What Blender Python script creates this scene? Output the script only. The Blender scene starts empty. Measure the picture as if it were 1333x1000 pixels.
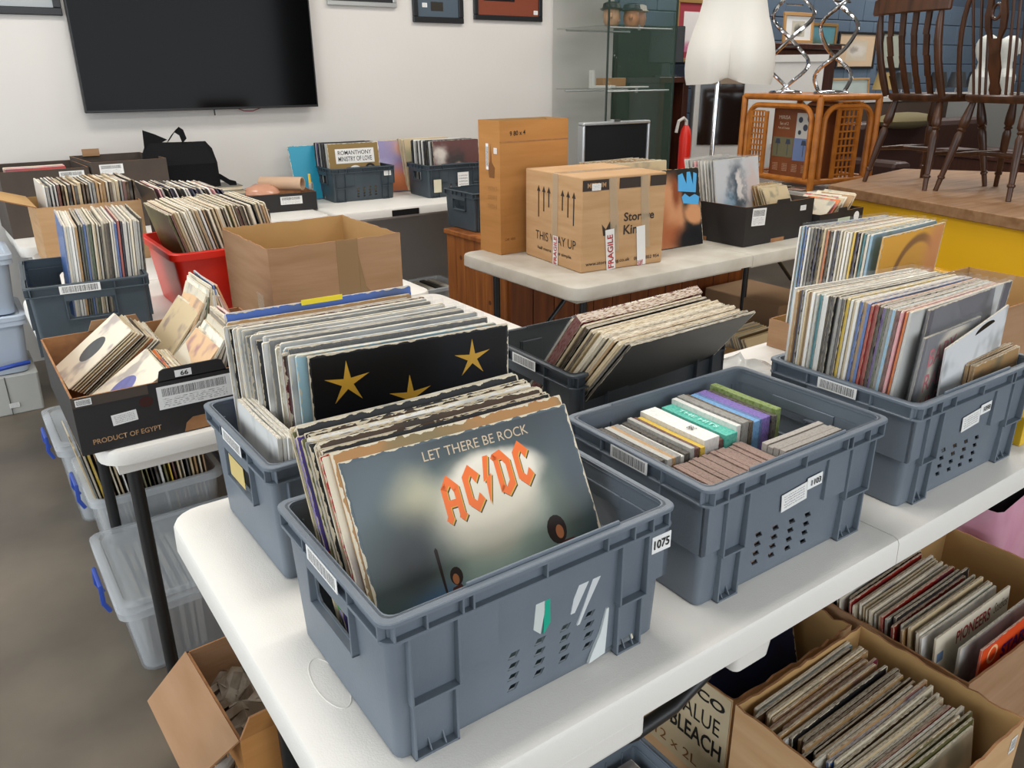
import bpy, bmesh, math, random
from mathutils import Vector, Matrix
random.seed(7)
PI = math.pi
scene = bpy.context.scene
C = scene.collection

# ------------------------------------------------------------------ camera
PITCH, ROLL, YAW = math.radians(21.174), math.radians(-0.498), math.radians(35)
cam_d = bpy.data.cameras.new('camera')
cam_d.sensor_width = 36.0
cam_d.lens = 27.963
cam_d.clip_start = 0.02
cam_d.clip_end = 100
cam = bpy.data.objects.new('camera', cam_d)
C.objects.link(cam)
_rz = Matrix.Rotation(-YAW, 3, 'Z')
_fw = Vector((0, math.cos(PITCH), -math.sin(PITCH)))
_r0 = Vector((1, 0, 0))
_u0 = _r0.cross(_fw)
_r = _r0 * math.cos(ROLL) + _u0 * math.sin(ROLL)
_u = -_r0 * math.sin(ROLL) + _u0 * math.cos(ROLL)
_m = Matrix((_rz @ _r, _rz @ _u, -(_rz @ _fw))).transposed().to_4x4()
_m.translation = Vector((0, 0, 1.418))
cam.matrix_world = _m
scene.camera = cam

# ------------------------------------------------------------------ world, lights, exposure
world = bpy.data.worlds.new('daylight')
scene.world = world
world.use_nodes = True
world.node_tree.nodes['Background'].inputs[0].default_value = (0.75, 0.86, 1.0, 1)
world.node_tree.nodes['Background'].inputs[1].default_value = 1.0

def area(name, loc, target, sx, sy, power, col):
    d = bpy.data.lights.new(name, 'AREA')
    d.shape = 'RECTANGLE'
    d.size, d.size_y, d.energy, d.color = sx, sy, power, col
    o = bpy.data.objects.new(name, d)
    C.objects.link(o)
    o.location = loc
    o.rotation_euler = (Vector(target) - Vector(loc)).to_track_quat('-Z', 'Y').to_euler()
    return o

# shop windows in the left wall and in the wall behind the camera (daylight), strip lights under the ceiling
area('window_daylight', (-2.92, 2.0, 1.50), (0, 2.0, 1.50), 5.2, 2.8, 160, (0.87, 0.94, 1.0))
area('window_daylight', (1.5, -3.42, 1.50), (1.5, 0, 1.50), 6.4, 2.8, 185, (0.90, 0.95, 1.0))
CEIL = 3.3
STRIPS = [(0.4, 1.2), (3.2, 1.2), (0.4, 3.4), (3.2, 3.4), (6.2, 2.4), (9.2, 2.4), (6.2, 4.6), (9.2, 4.6), (12.5, 3.5)]
for sx_, sy_ in STRIPS:
    area('ceiling_light_glow', (sx_, sy_, CEIL - 0.1), (sx_, sy_, 0), 1.4, 0.5, 34, (1.0, 0.965, 0.91))
scene.view_settings.view_transform = 'Standard'
scene.view_settings.look = 'None'
scene.view_settings.gamma = 1
scene.view_settings.use_curve_mapping = False
scene.view_settings.exposure = -0.20

# ------------------------------------------------------------------ helpers
def lin(h):
    if isinstance(h, str):
        h = h.lstrip('#')
        c = [int(h[i:i + 2], 16) / 255 for i in (0, 2, 4)]
    else:
        c = h
    return tuple((v / 12.92 if v <= 0.04045 else ((v + 0.055) / 1.055) ** 2.4) for v in c) + (1.0,)

MATS = {}
def mat(name, col, rough=0.5, metal=0.0, var=0.0, scale=8.0, col2=None, bump=0.0, bscale=60.0, spec=0.5, stretch=None, **kw):
    """Principled material with a noise mix between col and col2 and optional fine relief."""
    if name in MATS:
        return MATS[name]
    m = bpy.data.materials.new(name)
    m.use_nodes = True
    nt = m.node_tree
    b = nt.nodes['Principled BSDF']
    b.inputs['Roughness'].default_value = rough
    b.inputs['Metallic'].default_value = metal
    b.inputs['Specular IOR Level'].default_value = spec
    c1 = lin(col)
    b.inputs['Base Color'].default_value = c1
    m.diffuse_color = c1
    tc = nt.nodes.new('ShaderNodeTexCoord')
    src = tc.outputs['Object']
    if stretch:
        mp = nt.nodes.new('ShaderNodeMapping')
        mp.inputs['Scale'].default_value = stretch
        nt.links.new(src, mp.inputs['Vector'])
        src = mp.outputs['Vector']
    if var or col2:
        c2 = lin(col2) if col2 else tuple(max(0, v * (1 - var)) for v in c1[:3]) + (1,)
        n = nt.nodes.new('ShaderNodeTexNoise')
        n.inputs['Scale'].default_value = scale
        n.inputs['Detail'].default_value = 5
        nt.links.new(src, n.inputs['Vector'])
        r = nt.nodes.new('ShaderNodeValToRGB')
        r.color_ramp.elements[0].position = 0.35
        r.color_ramp.elements[1].position = 0.68
        r.color_ramp.elements[0].color = c1
        r.color_ramp.elements[1].color = c2
        nt.links.new(n.outputs['Fac'], r.inputs['Fac'])
        nt.links.new(r.outputs['Color'], b.inputs['Base Color'])
    if bump:
        n2 = nt.nodes.new('ShaderNodeTexNoise')
        n2.inputs['Scale'].default_value = bscale
        n2.inputs['Detail'].default_value = 4
        nt.links.new(src, n2.inputs['Vector'])
        bp = nt.nodes.new('ShaderNodeBump')
        bp.inputs['Strength'].default_value = bump
        bp.inputs['Distance'].default_value = 0.01
        nt.links.new(n2.outputs['Fac'], bp.inputs['Height'])
        nt.links.new(bp.outputs['Normal'], b.inputs['Normal'])
    for k, v in kw.items():
        b.inputs[k].default_value = v
    MATS[name] = m
    return m

def clear_mat(name, col, alpha, rough=0.12, spec=0.5):
    """Thin clear plastic or glass: partly see-through, with its own tint and gloss."""
    if name in MATS:
        return MATS[name]
    m = bpy.data.materials.new(name)
    m.use_nodes = True
    b = m.node_tree.nodes['Principled BSDF']
    b.inputs['Base Color'].default_value = lin(col)
    b.inputs['Roughness'].default_value = rough
    b.inputs['Alpha'].default_value = alpha
    b.inputs['Specular IOR Level'].default_value = spec
    m.diffuse_color = lin(col)
    MATS[name] = m
    return m

def rect_ring(cx, cy, hx, hy, r, n=3):
    r = min(r, hx * 0.99, hy * 0.99)
    out = []
    for sx, sy, a0 in ((1, 1, 0), (-1, 1, 90), (-1, -1, 180), (1, -1, 270)):
        for k in range(n + 1):
            a = math.radians(a0 + 90 * k / n)
            out.append((cx + sx * (hx - r) + r * math.cos(a), cy + sy * (hy - r) + r * math.sin(a)))
    return out

class MB:
    """Collects faces; build() links them as ONE mesh object."""
    def __init__(s):
        s.v, s.f, s.m, s.uv = [], [], [], {}
    def face(s, pts, mi=0, uv=None):
        i = len(s.v)
        s.v += [tuple(p) for p in pts]
        s.f.append(tuple(range(i, i + len(pts))))
        s.m.append(mi)
        if uv:
            s.uv[len(s.f) - 1] = uv
        return s
    def hexa(s, p, mi=0):
        i = len(s.v)
        s.v += [tuple(q) for q in p]
        for q in ((0, 3, 2, 1), (4, 5, 6, 7), (0, 1, 5, 4), (1, 2, 6, 5), (2, 3, 7, 6), (3, 0, 4, 7)):
            s.f.append(tuple(i + k for k in q))
            s.m.append(mi)
        return s
    def box(s, x0, y0, z0, x1, y1, z1, mi=0):
        return s.hexa([(x0, y0, z0), (x1, y0, z0), (x1, y1, z0), (x0, y1, z0), (x0, y0, z1), (x1, y0, z1), (x1, y1, z1), (x0, y1, z1)], mi)
    def obox(s, o, u, v, w, mi=0):
        """Box from corner o along the three edge vectors."""
        o, u, v, w = Vector(o), Vector(u), Vector(v), Vector(w)
        return s.hexa([o, o + u, o + u + v, o + v, o + w, o + u + w, o + u + v + w, o + v + w], mi)
    def slab(s, o, u, v, t, mi=0):
        u, v = Vector(u), Vector(v)
        return s.obox(o, u, v, u.cross(v).normalized() * t, mi)
    def prism(s, poly, o, u, v, w, mi=0):
        """Polygon (a, b) placed at o + a*u + b*v, extruded along w."""
        o, u, v, w = Vector(o), Vector(u), Vector(v), Vector(w)
        i, n = len(s.v), len(poly)
        base = [o + u * a + v * b for a, b in poly]
        s.v += [tuple(p) for p in base] + [tuple(p + w) for p in base]
        s.f.append(tuple(i + n - 1 - k for k in range(n))); s.m.append(mi)
        s.f.append(tuple(i + n + k for k in range(n))); s.m.append(mi)
        for k in range(n):
            k2 = (k + 1) % n
            s.f.append((i + k, i + k2, i + n + k2, i + n + k)); s.m.append(mi)
        return s
    def loft(s, rings, cap0=True, cap1=True, mi=0):
        i, n = len(s.v), len(rings[0])
        for r in rings:
            s.v += [tuple(p) for p in r]
        for j in range(len(rings) - 1):
            for k in range(n):
                k2 = (k + 1) % n
                s.f.append((i + j * n + k, i + j * n + k2, i + (j + 1) * n + k2, i + (j + 1) * n + k)); s.m.append(mi)
        if cap0:
            s.f.append(tuple(i + n - 1 - k for k in range(n))); s.m.append(mi)
        if cap1:
            e = i + (len(rings) - 1) * n
            s.f.append(tuple(e + k for k in range(n))); s.m.append(mi)
        return s
    def rloft(s, prof, cx=0, cy=0, n=3, cap0=True, cap1=True, mi=0):
        """prof: (z, half x, half y, corner radius) rings."""
        return s.loft([[(x, y, z) for x, y in rect_ring(cx, cy, hx, hy, r, n)] for z, hx, hy, r in prof], cap0, cap1, mi)
    def lathe(s, prof, n=20, o=(0, 0, 0), mi=0, cap0=True, cap1=True):
        return s.loft([[(o[0] + r * math.cos(2 * PI * k / n), o[1] + r * math.sin(2 * PI * k / n), o[2] + z) for k in range(n)] for r, z in prof], cap0, cap1, mi)
    def tube(s, pts, r, n=8, closed=False, mi=0):
        pts = [Vector(p) for p in pts]
        rs = r if isinstance(r, (list, tuple)) else [r] * len(pts)
        rings, nrm, m = [], None, len(pts)
        for k, p in enumerate(pts):
            a = pts[k - 1] if (k > 0 or closed) else p
            b = pts[(k + 1) % m] if (k < m - 1 or closed) else p
            t = (b - a).normalized()
            if nrm is None:
                nrm = t.orthogonal().normalized()
            nrm = (nrm - t * nrm.dot(t)).normalized()
            bi = t.cross(nrm)
            rings.append([p + (nrm * math.cos(2 * PI * q / n) + bi * math.sin(2 * PI * q / n)) * rs[k] for q in range(n)])
        if closed:
            rings.append(rings[0])
        return s.loft(rings, not closed, not closed, mi)
    def sphere(s, c, rx, ry, rz, n=12, h=7, mi=0):
        prof = [(max(1e-4, math.sin(PI * k / h)), -math.cos(PI * k / h)) for k in range(h + 1)]
        return s.loft([[(c[0] + rx * r * math.cos(2 * PI * q / n), c[1] + ry * r * math.sin(2 * PI * q / n), c[2] + rz * z) for q in range(n)] for r, z in prof], True, True, mi)
    def mesh(s, name):
        me = bpy.data.meshes.new(name)
        me.from_pydata(s.v, [], s.f)
        me.polygons.foreach_set('material_index', s.m)
        if s.uv:
            l = me.uv_layers.new(name='UVMap')
            for fi, uvs in s.uv.items():
                for li, uv in zip(me.polygons[fi].loop_indices, uvs):
                    l.data[li].uv = uv
        return me
    def build(s, name, mats, parent=None, loc=None, rz=0.0, smooth=False, bevel=0.0, seg=1):
        me = s.mesh(name)
        return link(name, me, mats, parent, loc, rz, smooth, bevel, seg)

def link(name, me, mats, parent=None, loc=None, rz=0.0, smooth=False, bevel=0.0, seg=1):
    if not isinstance(mats, (list, tuple)):
        mats = [mats]
    if not me.materials:
        for m_ in mats:
            me.materials.append(m_)
    o = bpy.data.objects.new(name, me)
    C.objects.link(o)
    if parent:
        o.parent = parent
    if loc is not None:
        o.location = loc
    if rz:
        o.rotation_euler = (0, 0, rz)
    if smooth:
        for p_ in me.polygons:
            p_.use_smooth = True
        me.set_sharp_from_angle(angle=math.radians(38))
    if bevel:
        b = o.modifiers.new('bevel', 'BEVEL')
        b.width, b.segments, b.limit_method, b.angle_limit = bevel, seg, 'ANGLE', math.radians(40)
    return o

def thing(name, label, cat, loc=(0, 0, 0), rz=0.0, group=None):
    o = bpy.data.objects.new(name, None)
    C.objects.link(o)
    o.empty_display_size = 0.05
    o.location = loc
    o.rotation_euler = (0, 0, rz)
    return tag(o, label, cat, group)

def tag(o, label, cat, group=None):
    o['label'] = label
    o['category'] = cat
    if group:
        o['group'] = group
    return o

def struct(o):
    o['kind'] = 'structure'
    return o

def ordinal(n):
    return {1: 'frontmost', 2: 'second', 3: 'third'}.get(n, '%d%s' % (n, 'th' if 10 <= n % 100 <= 20 else {1: 'st', 2: 'nd', 3: 'rd'}.get(n % 10, 'th')))

# text: built-in font turned into a flat mesh, left-bottom at o, running along u, upright along v
def text(name, string, o, u, v, height, m, parent=None, width=None, bold=0.0, thick=0.0006, center=True, shear=0.0):
    cu = bpy.data.curves.new(name, 'FONT')
    cu.body = string
    cu.size = 1.0
    cu.offset = bold
    cu.shear = shear
    cu.resolution_u = 3
    t = bpy.data.objects.new(name, cu)
    C.objects.link(t)
    dg = bpy.context.evaluated_depsgraph_get()
    me = bpy.data.meshes.new_from_object(t.evaluated_get(dg))
    bpy.data.objects.remove(t)
    bpy.data.curves.remove(cu)
    xs = [q.co.x for q in me.vertices]; ys = [q.co.y for q in me.vertices]
    x0, x1, y0, y1 = min(xs), max(xs), min(ys), max(ys)
    sy = height / (y1 - y0)
    sx = (width / (x1 - x0)) if width else sy
    u, v, o = Vector(u).normalized(), Vector(v).normalized(), Vector(o)
    n = u.cross(v)
    for q in me.vertices:
        a = (q.co.x - (x0 + x1) / 2) * sx if center else (q.co.x - x0) * sx
        b = (q.co.y - (y0 + y1) / 2) * sy if center else (q.co.y - y0) * sy
        q.co = o + u * a + v * b + n * thick
    return link(name, me, m, parent)

def sticker(name, o, u, v, w, h, m, parent, thick=0.0006):
    """Thin plate centred at o with UVs running 0..1 over its face."""
    u, v, o = Vector(u).normalized(), Vector(v).normalized(), Vector(o)
    n = u.cross(v) * thick
    a = o - u * w / 2 - v * h / 2
    p = [a, a + u * w, a + u * w + v * h, a + v * h]
    b = MB()
    b.face([q + n for q in p], 0, [(0, 0), (1, 0), (1, 1), (0, 1)])
    for k in range(4):
        k2 = (k + 1) % 4
        b.face([p[k], p[k2], p[k2] + n, p[k] + n], 0, [(0, 0)] * 4)
    return b.build(name, m, parent)

def print_mat(name, base, ink, kind):
    """Printed labels: barcodes and rows of small print as a material on the label."""
    if name in MATS:
        return MATS[name]
    m = bpy.data.materials.new(name); m.use_nodes = True
    nt = m.node_tree; N = nt.nodes.new; Lk = nt.links.new
    b = nt.nodes['Principled BSDF']
    b.inputs['Roughness'].default_value = 0.45
    uv = N('ShaderNodeUVMap')
    sp = N('ShaderNodeSeparateXYZ'); Lk(uv.outputs[0], sp.inputs[0])
    def math_(op, a, b_=None):
        q = N('ShaderNodeMath'); q.operation = op
        for i, x in enumerate((a, b_)):
            if x is None: continue
            if isinstance(x, (int, float)): q.inputs[i].default_value = x
            else: Lk(x, q.inputs[i])
        return q.outputs[0]
    def band(x, lo, hi):
        return math_('MULTIPLY', math_('GREATER_THAN', x, lo), math_('LESS_THAN', x, hi))
    X, Y = sp.outputs[0], sp.outputs[1]
    def bars(freq, thr):
        n = N('ShaderNodeTexNoise'); n.noise_dimensions = '1D'; n.inputs['Detail'].default_value = 1
        Lk(math_('MULTIPLY', X, freq), n.inputs['W'])
        return math_('GREATER_THAN', n.outputs['Fac'], thr)
    if kind == 'barcode':
        f = math_('MULTIPLY', math_('MULTIPLY', bars(15, 0.5), band(Y, 0.12, 0.88)), band(X, 0.06, 0.94))
    elif kind == 'ship':
        f1 = math_('MULTIPLY', math_('MULTIPLY', bars(28, 0.5), band(Y, 0.55, 0.9)), band(X, 0.06, 0.9))
        n = N('ShaderNodeTexNoise'); n.inputs['Scale'].default_value = 26; n.inputs['Detail'].default_value = 0
        Lk(uv.outputs[0], n.inputs['Vector'])
        rows = math_('GREATER_THAN', math_('SINE', math_('MULTIPLY', Y, 75)), 0.3)
        f2 = math_('MULTIPLY', math_('MULTIPLY', rows, math_('GREATER_THAN', n.outputs['Fac'], 0.52)), math_('MULTIPLY', band(Y, 0.08, 0.48), band(X, 0.06, 0.9)))
        f = math_('MAXIMUM', f1, math_('MULTIPLY', f2, 0.7))
    else:
        n = N('ShaderNodeTexNoise'); n.inputs['Scale'].default_value = 30; n.inputs['Detail'].default_value = 0
        Lk(uv.outputs[0], n.inputs['Vector'])
        rows = math_('GREATER_THAN', math_('SINE', math_('MULTIPLY', Y, 40)), 0.0)
        f = math_('MULTIPLY', math_('MULTIPLY', rows, math_('GREATER_THAN', n.outputs['Fac'], 0.5)), math_('MULTIPLY', band(Y, 0.15, 0.85), band(X, 0.1, 0.9)))
    mx = N('ShaderNodeMix'); mx.data_type = 'RGBA'
    Lk(f, mx.inputs[0])
    mx.inputs[6].default_value = lin(base); mx.inputs[7].default_value = lin(ink)
    Lk(mx.outputs[2], b.inputs['Base Color'])
    m.diffuse_color = lin(base)
    MATS[name] = m
    return m

# ------------------------------------------------------------------ materials
M_white = mat('white_paint', '#d4d0cb', 0.75, var=0.03, scale=1.5, bump=0.05, bscale=40)
M_blue = mat('blue_grey_block_paint', '#57697d', 0.6, var=0.12, scale=3, bump=0.15, bscale=30)
M_floor = mat('polished_concrete', '#756a5b', 0.36, col2='#584f44', scale=2.2, bump=0.04, bscale=14)
M_ceil = mat('ceiling_paint', '#b9b8b4', 0.9)
M_rear = mat('rear_wall_paint', '#8f918f', 0.9)
M_table = mat('white_table_plastic', '#e6e2db', 0.42, var=0.035, scale=5, bump=0.10, bscale=420)
M_table2 = mat('worn_table_plastic', '#cfc9bd', 0.5, col2='#bdb5a6', scale=9, bump=0.10, bscale=420)
M_crate = mat('grey_blue_crate_plastic', '#6d7680', 0.45, col2='#656e78', scale=7, bump=0.05, bscale=240)
M_crate_dk = mat('dark_grey_crate_plastic', '#424d55', 0.45, col2='#38434a', scale=7, bump=0.05, bscale=240)
M_crate_c5 = mat('slate_crate_plastic', '#43494f', 0.45, col2='#3b4045', scale=7, bump=0.05, bscale=240)
M_black = mat('black_steel_tube', '#191a1b', 0.4)
M_label = mat('white_label_paper', '#eeeeec', 0.5)
M_ink = mat('black_print', '#141414', 0.5)
M_bar = print_mat('barcode_print', '#ecebe8', '#1c1c1e', 'barcode')
M_ship = print_mat('shipping_label_print', '#e8e8e6', '#232326', 'ship')
M_small = print_mat('small_print', '#e9e8e5', '#8a8c90', 'small')
M_card = mat('brown_cardboard', '#a37f5f', 0.85, col2='#967250', scale=4, bump=0.06, bscale=18, stretch=(1, 1, 9))
M_card2 = mat('tan_cardboard', '#c39d73', 0.85, col2='#b78f63', scale=4, bump=0.06, bscale=18, stretch=(1, 1, 9))
M_card3 = mat('orange_brown_cardboard', '#b67f44', 0.8, col2='#aa7439', scale=3, bump=0.05, bscale=18, stretch=(1, 1, 9))
M_cardin = mat('cardboard_inner_side', '#bb9560', 0.9, col2='#ad8754', scale=5, bump=0.05, bscale=20)
M_blackcard = mat('black_printed_cardboard', '#221f1f', 0.6, var=0.25, scale=9, bump=0.05, bscale=20)
M_browncard = mat('dark_brown_cardboard', '#4b4038', 0.75, var=0.2, scale=9, bump=0.05, bscale=20)
M_kraft = mat('kraft_cut_edge', '#a5764c', 0.9, col2='#8a6040', scale=30)
M_tape = clear_mat('brown_parcel_tape', '#9c7d59', 0.75, 0.2)
M_cleartape = clear_mat('clear_parcel_tape', '#cdbb9f', 0.5, 0.15)
M_poly = clear_mat('clear_record_sleeve', '#dfe2e4', 0.06, 0.08, 0.9)
M_tub = clear_mat('translucent_tub_plastic', '#dde2e6', 0.37, 0.22)
M_glass = clear_mat('greenish_cabinet_glass', '#4a6658', 0.14, 0.03, 0.7)
M_clip = mat('blue_clip_plastic', '#2f4fae', 0.4)
M_red = mat('red_tub_plastic', '#d9230f', 0.38, var=0.12, scale=4)
M_chrome = mat('chrome', '#d5d6d8', 0.12, 1.0)
M_alu = mat('brushed_aluminium', '#c3c6c8', 0.35, 0.8)
M_pine = mat('orange_pine', '#a5632c', 0.45, col2='#7c431b', scale=3.0, stretch=(9, 9, 0.9), bump=0.05, bscale=20)
M_pinedk = mat('dark_pine_boards', '#7d4420', 0.45, col2='#5c2e14', scale=3.0, stretch=(9, 9, 0.9), bump=0.05, bscale=20)  # same pine in a darker tone, for the front planks
M_oak = mat('worn_oak_top', '#96714e', 0.6, col2='#7c5836', scale=3, stretch=(1.2, 9, 9), bump=0.05, bscale=20)
M_chair = mat('dark_polished_wood', '#50301c', 0.32, col2='#341d10', scale=5, stretch=(5, 5, 1))
M_yellow = mat('yellow_painted_board', '#e8b216', 0.5, var=0.06, scale=2)
M_rattan = mat('honey_rattan_cane', '#b8722a', 0.38, col2='#9c5a1c', scale=14)
M_mann = mat('matt_mannequin_shell', '#d9d4cb', 0.55, var=0.03, scale=3)
M_cream = mat('cream_paper', '#e0d3bb', 0.75, col2='#cdb998', scale=14)
M_paperwhite = mat('white_paper', '#e8e7e4', 0.7)
M_mahog = mat('mahogany', '#4a2518', 0.4, col2='#34170f', scale=4, stretch=(8, 8, 1))
M_cloth = mat('black_cloth', '#131315', 0.9, bump=0.3, bscale=200, spec=0.2)

# ------------------------------------------------------------------ the room
def plain_box(name, x0, y0, z0, x1, y1, z1, m):
    return struct(MB().box(x0, y0, z0, x1, y1, z1).build(name, m))
plain_box('floor', -3.0, -3.5, -0.05, 16.0, 5.6, 0.0, M_floor)
plain_box('ceiling', -3.0, -3.5, CEIL, 16.0, 5.6, CEIL + 0.05, M_ceil)
wb = plain_box('wall_back', -3.0, 4.80, 0.0, 4.30, 4.92, CEIL, M_white)
plain_box('wall_rear', -3.1, -3.62, 0.0, 16.0, -3.5, CEIL, M_rear)
plain_box('wall_left', -3.12, -3.5, 0.0, -3.0, 5.6, CEIL, M_rear)
plain_box('wall_right', 16.0, -3.5, 0.0, 16.1, 5.6, CEIL, M_rear)
# blue block wall: backing of mortar colour with each painted block standing proud
wr_ = plain_box('wall_far', 4.30, 5.52, 0.0, 16.0, 5.62, CEIL, mat('blue_mortar', '#46566a', 0.8))
_blk = MB().rloft([(0.0, 0.217, 0.104, 0.006), (0.010, 0.217, 0.104, 0.006), (0.014, 0.212, 0.099, 0.006)], n=1, cap0=False).mesh('block')
for v_ in _blk.vertices:
    x_, y_, z_ = v_.co
    v_.co = (x_, -z_, y_)
_blk.flip_normals()
for row in range(4, 10):
    for k in range(25):
        bx = 4.99 + k * 0.44 + (0.22 if row % 2 else 0)
        if bx < 15.7:
            o = link('block', _blk, M_blue, wr_, (bx, 5.52, 0.11 + row * 0.215))
# ceiling strip lights (the lamps themselves)
M_lamp = mat('lamp_diffuser', '#f4f2ea', 0.5)
M_lamp.node_tree.nodes['Principled BSDF'].inputs['Emission Color'].default_value = (1, 0.965, 0.91, 1)
M_lamp.node_tree.nodes['Principled BSDF'].inputs['Emission Strength'].default_value = 2.0
for i, (sx_, sy_) in enumerate(STRIPS):
    t = thing('ceiling_light', 'white ceiling panel light, %s counted from the left front' % ('first' if i == 0 else ordinal(i + 1)), 'light', (sx_, sy_, CEIL), 0, 'ceiling panel lights')
    MB().box(-0.75, -0.3, -0.06, 0.75, 0.3, 0.0).build('housing', M_alu, t)
    MB().box(-0.7, -0.25, -0.075, 0.7, 0.25, -0.06).build('diffuser', M_lamp, t)
# shop windows behind and to the left of the camera: frames in the walls
def shop_window(name, o, u, w, h, n):
    b = MB()
    u = Vector(u); up = Vector((0, 0, 1)); nn = u.cross(up)
    o = Vector(o)
    for k in range(n + 1):
        b.obox(o + u * (w * k / n - 0.03), u * 0.06, nn * 0.05, up * h)
    for z in (0, h - 0.06):
        b.obox(o + up * z, u * w, nn * 0.05, up * 0.06)
    return struct(b.build(name, M_alu))
shop_window('window_1', (-2.99, -0.6, 0.1), (0, 1, 0), 5.2, 2.8, 4)
shop_window('window_2', (4.7, -3.49, 0.1), (-1, 0, 0), 6.4, 2.8, 5)

# ------------------------------------------------------------------ folding tables
def folding_table(label, x0, y0, x1, y1, rz=0.0, ztop=0.74, legs=True, m=M_table, along='x', inset=0.12, thick=0.046, inset2=None, lys=None, bars=True):
    """White moulded folding table in two halves with tubular legs; the origin is the middle of its footprint."""
    w, d = (x1 - x0), (y1 - y0)
    if along == 'y':
        w, d = d, w
    t = thing('folding_table', label, 'table', ((x0 + x1) / 2, (y0 + y1) / 2, 0), rz + (PI / 2 if along == 'y' else 0), 'white folding tables')
    for s in (-1, 1):
        hx = w / 4 - 0.0008
        cx = s * w / 4
        rings = []
        for z, ins in ((ztop - thick, 0.0), (ztop - thick + 0.006, 0.0), (ztop - 0.009, 0.001), (ztop - 0.003, 0.004), (ztop, 0.011)):
            r = 0.055 - ins
            ring = []
            for px, py in rect_ring(0, 0, hx, d / 2 - ins, r, 5):
                # only the outer end is rounded; the fold is square
                if px * s < hx - r - 1e-6 and abs(px) > hx - r - 1e-6:
                    px = -s * hx
                    py = math.copysign(d / 2 - ins, py)
                elif px * s > 0:
                    px -= s * ins
                ring.append((cx + px, py, z))
            rings.append(ring)
        MB().loft(rings).build('table_half', m, t, smooth=True)
        # underside skirt ribs
        MB().box(cx - hx + 0.03, -d / 2 + 0.03, ztop - 0.062, cx + hx - 0.03, d / 2 - 0.03, ztop - thick + 0.001).build('underside', m, t)
    if legs:
        for s in (-1, 1):
            lx = s * (w / 2 - (inset2 if (s > 0 and inset2 is not None) else inset))
            for sy in (-1, 1):
                ly = sy * (d / 2 - 0.10) if lys is None else lys[0 if sy < 0 else 1]
                b = MB().tube([(lx, ly, ztop - 0.06), (lx, ly, 0.03)], 0.0145, 12)
                lg = b.build('leg', M_black, t, smooth=True)
                MB().lathe([(0.018, 0.0), (0.018, 0.035), (0.0145, 0.04)], 12, (lx, ly, 0)).build('foot', mat('black_rubber', '#1d1d1e', 0.7), lg, smooth=True)
            if not bars:
                continue
            MB().tube([(lx, -d / 2 + 0.1, 0.66), (lx, d / 2 - 0.1, 0.66)], 0.012, 10).build('leg_bar', M_black, t, smooth=True)
            MB().tube([(lx, -d / 2 + 0.1, 0.13), (lx, d / 2 - 0.1, 0.13)], 0.010, 10).build('leg_bar', M_black, t, smooth=True)
            MB().tube([(lx, 0, 0.45), (lx - s * 0.16, 0, 0.60), (lx - s * 0.36, 0, 0.675)], 0.009, 8).build('brace', M_black, t, smooth=True)
    return t

T1 = folding_table('long white folding table in the foreground under the grey record crates', 0.190, 0.527, 2.020, 1.290, inset2=0.025)
# lugs under the front edge and the curved steel carrying bow seen under the edge
MB().rloft([(0.655, 0.036, 0.014, 0.010), (0.70, 0.042, 0.018, 0.012)], 0.780 - 1.105, 0.552 - 0.9085).build('leg_bracket', M_table, T1, smooth=True)
MB().tube([(0.46 - 1.105, 0.62 - 0.9085, 0.69), (0.49 - 1.105, 0.61 - 0.9085, 0.63), (0.55 - 1.105, 0.60 - 0.9085, 0.590), (0.62 - 1.105, 0.60 - 0.9085, 0.572), (0.70 - 1.105, 0.605 - 0.9085, 0.570), (0.77 - 1.105, 0.61 - 0.9085, 0.590), (0.83 - 1.105, 0.63 - 0.9085, 0.64), (0.86 - 1.105, 0.65 - 0.9085, 0.69)], 0.0105, 10).build('brace', M_black, T1, smooth=True)
MB().box(0.255 - 1.105, 0.5275 - 0.9085, 0.658, 0.565 - 1.105, 0.556 - 0.9085, 0.70).build('deep_edge', M_table, T1, bevel=0.008, seg=3)
# moulded maker's oval near the left end
ov = MB()
ov.tube([(0.255 - 1.105 + 0.017 * math.cos(a), 0.752 - 0.9085 + 0.05 * math.sin(a), 0.740) for a in [2 * PI * k / 24 for k in range(24)]], 0.0011, 6, closed=True)
ov.build('moulded_oval', M_table, T1, smooth=True)
T2 = folding_table('worn white folding table carrying the tall brown cartons', 1.690, 2.030, 3.530, 2.790, m=M_table2)
T3 = folding_table('white folding table at the left under the box marked 66', 0.140, 1.588, 1.300, 2.295, inset=0.065, thick=0.032, lys=(-0.26, 0.338), bars=False)
T3d = folding_table('white folding table at the left under the red tub', 0.140, 2.310, 1.300, 3.060, inset=0.48)
T3b = folding_table('white folding table at the left under the flapped carton', 0.250, 3.075, 1.300, 3.880, inset=0.065)
T3c = folding_table('white folding table against the wall under the black cloth bag', 0.220, 4.030, 1.665, 4.785)
T4 = folding_table('white folding table along the wall below the framed pictures', 1.680, 4.030, 3.500, 4.785, inset=0.03)
# black plastic grab recess in the edge of the wall table
MB().box(2.02 - 2.59, -0.379, 0.695, 2.19 - 2.59, -0.36, 0.728).build('grip_recess', M_black, T4)

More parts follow.
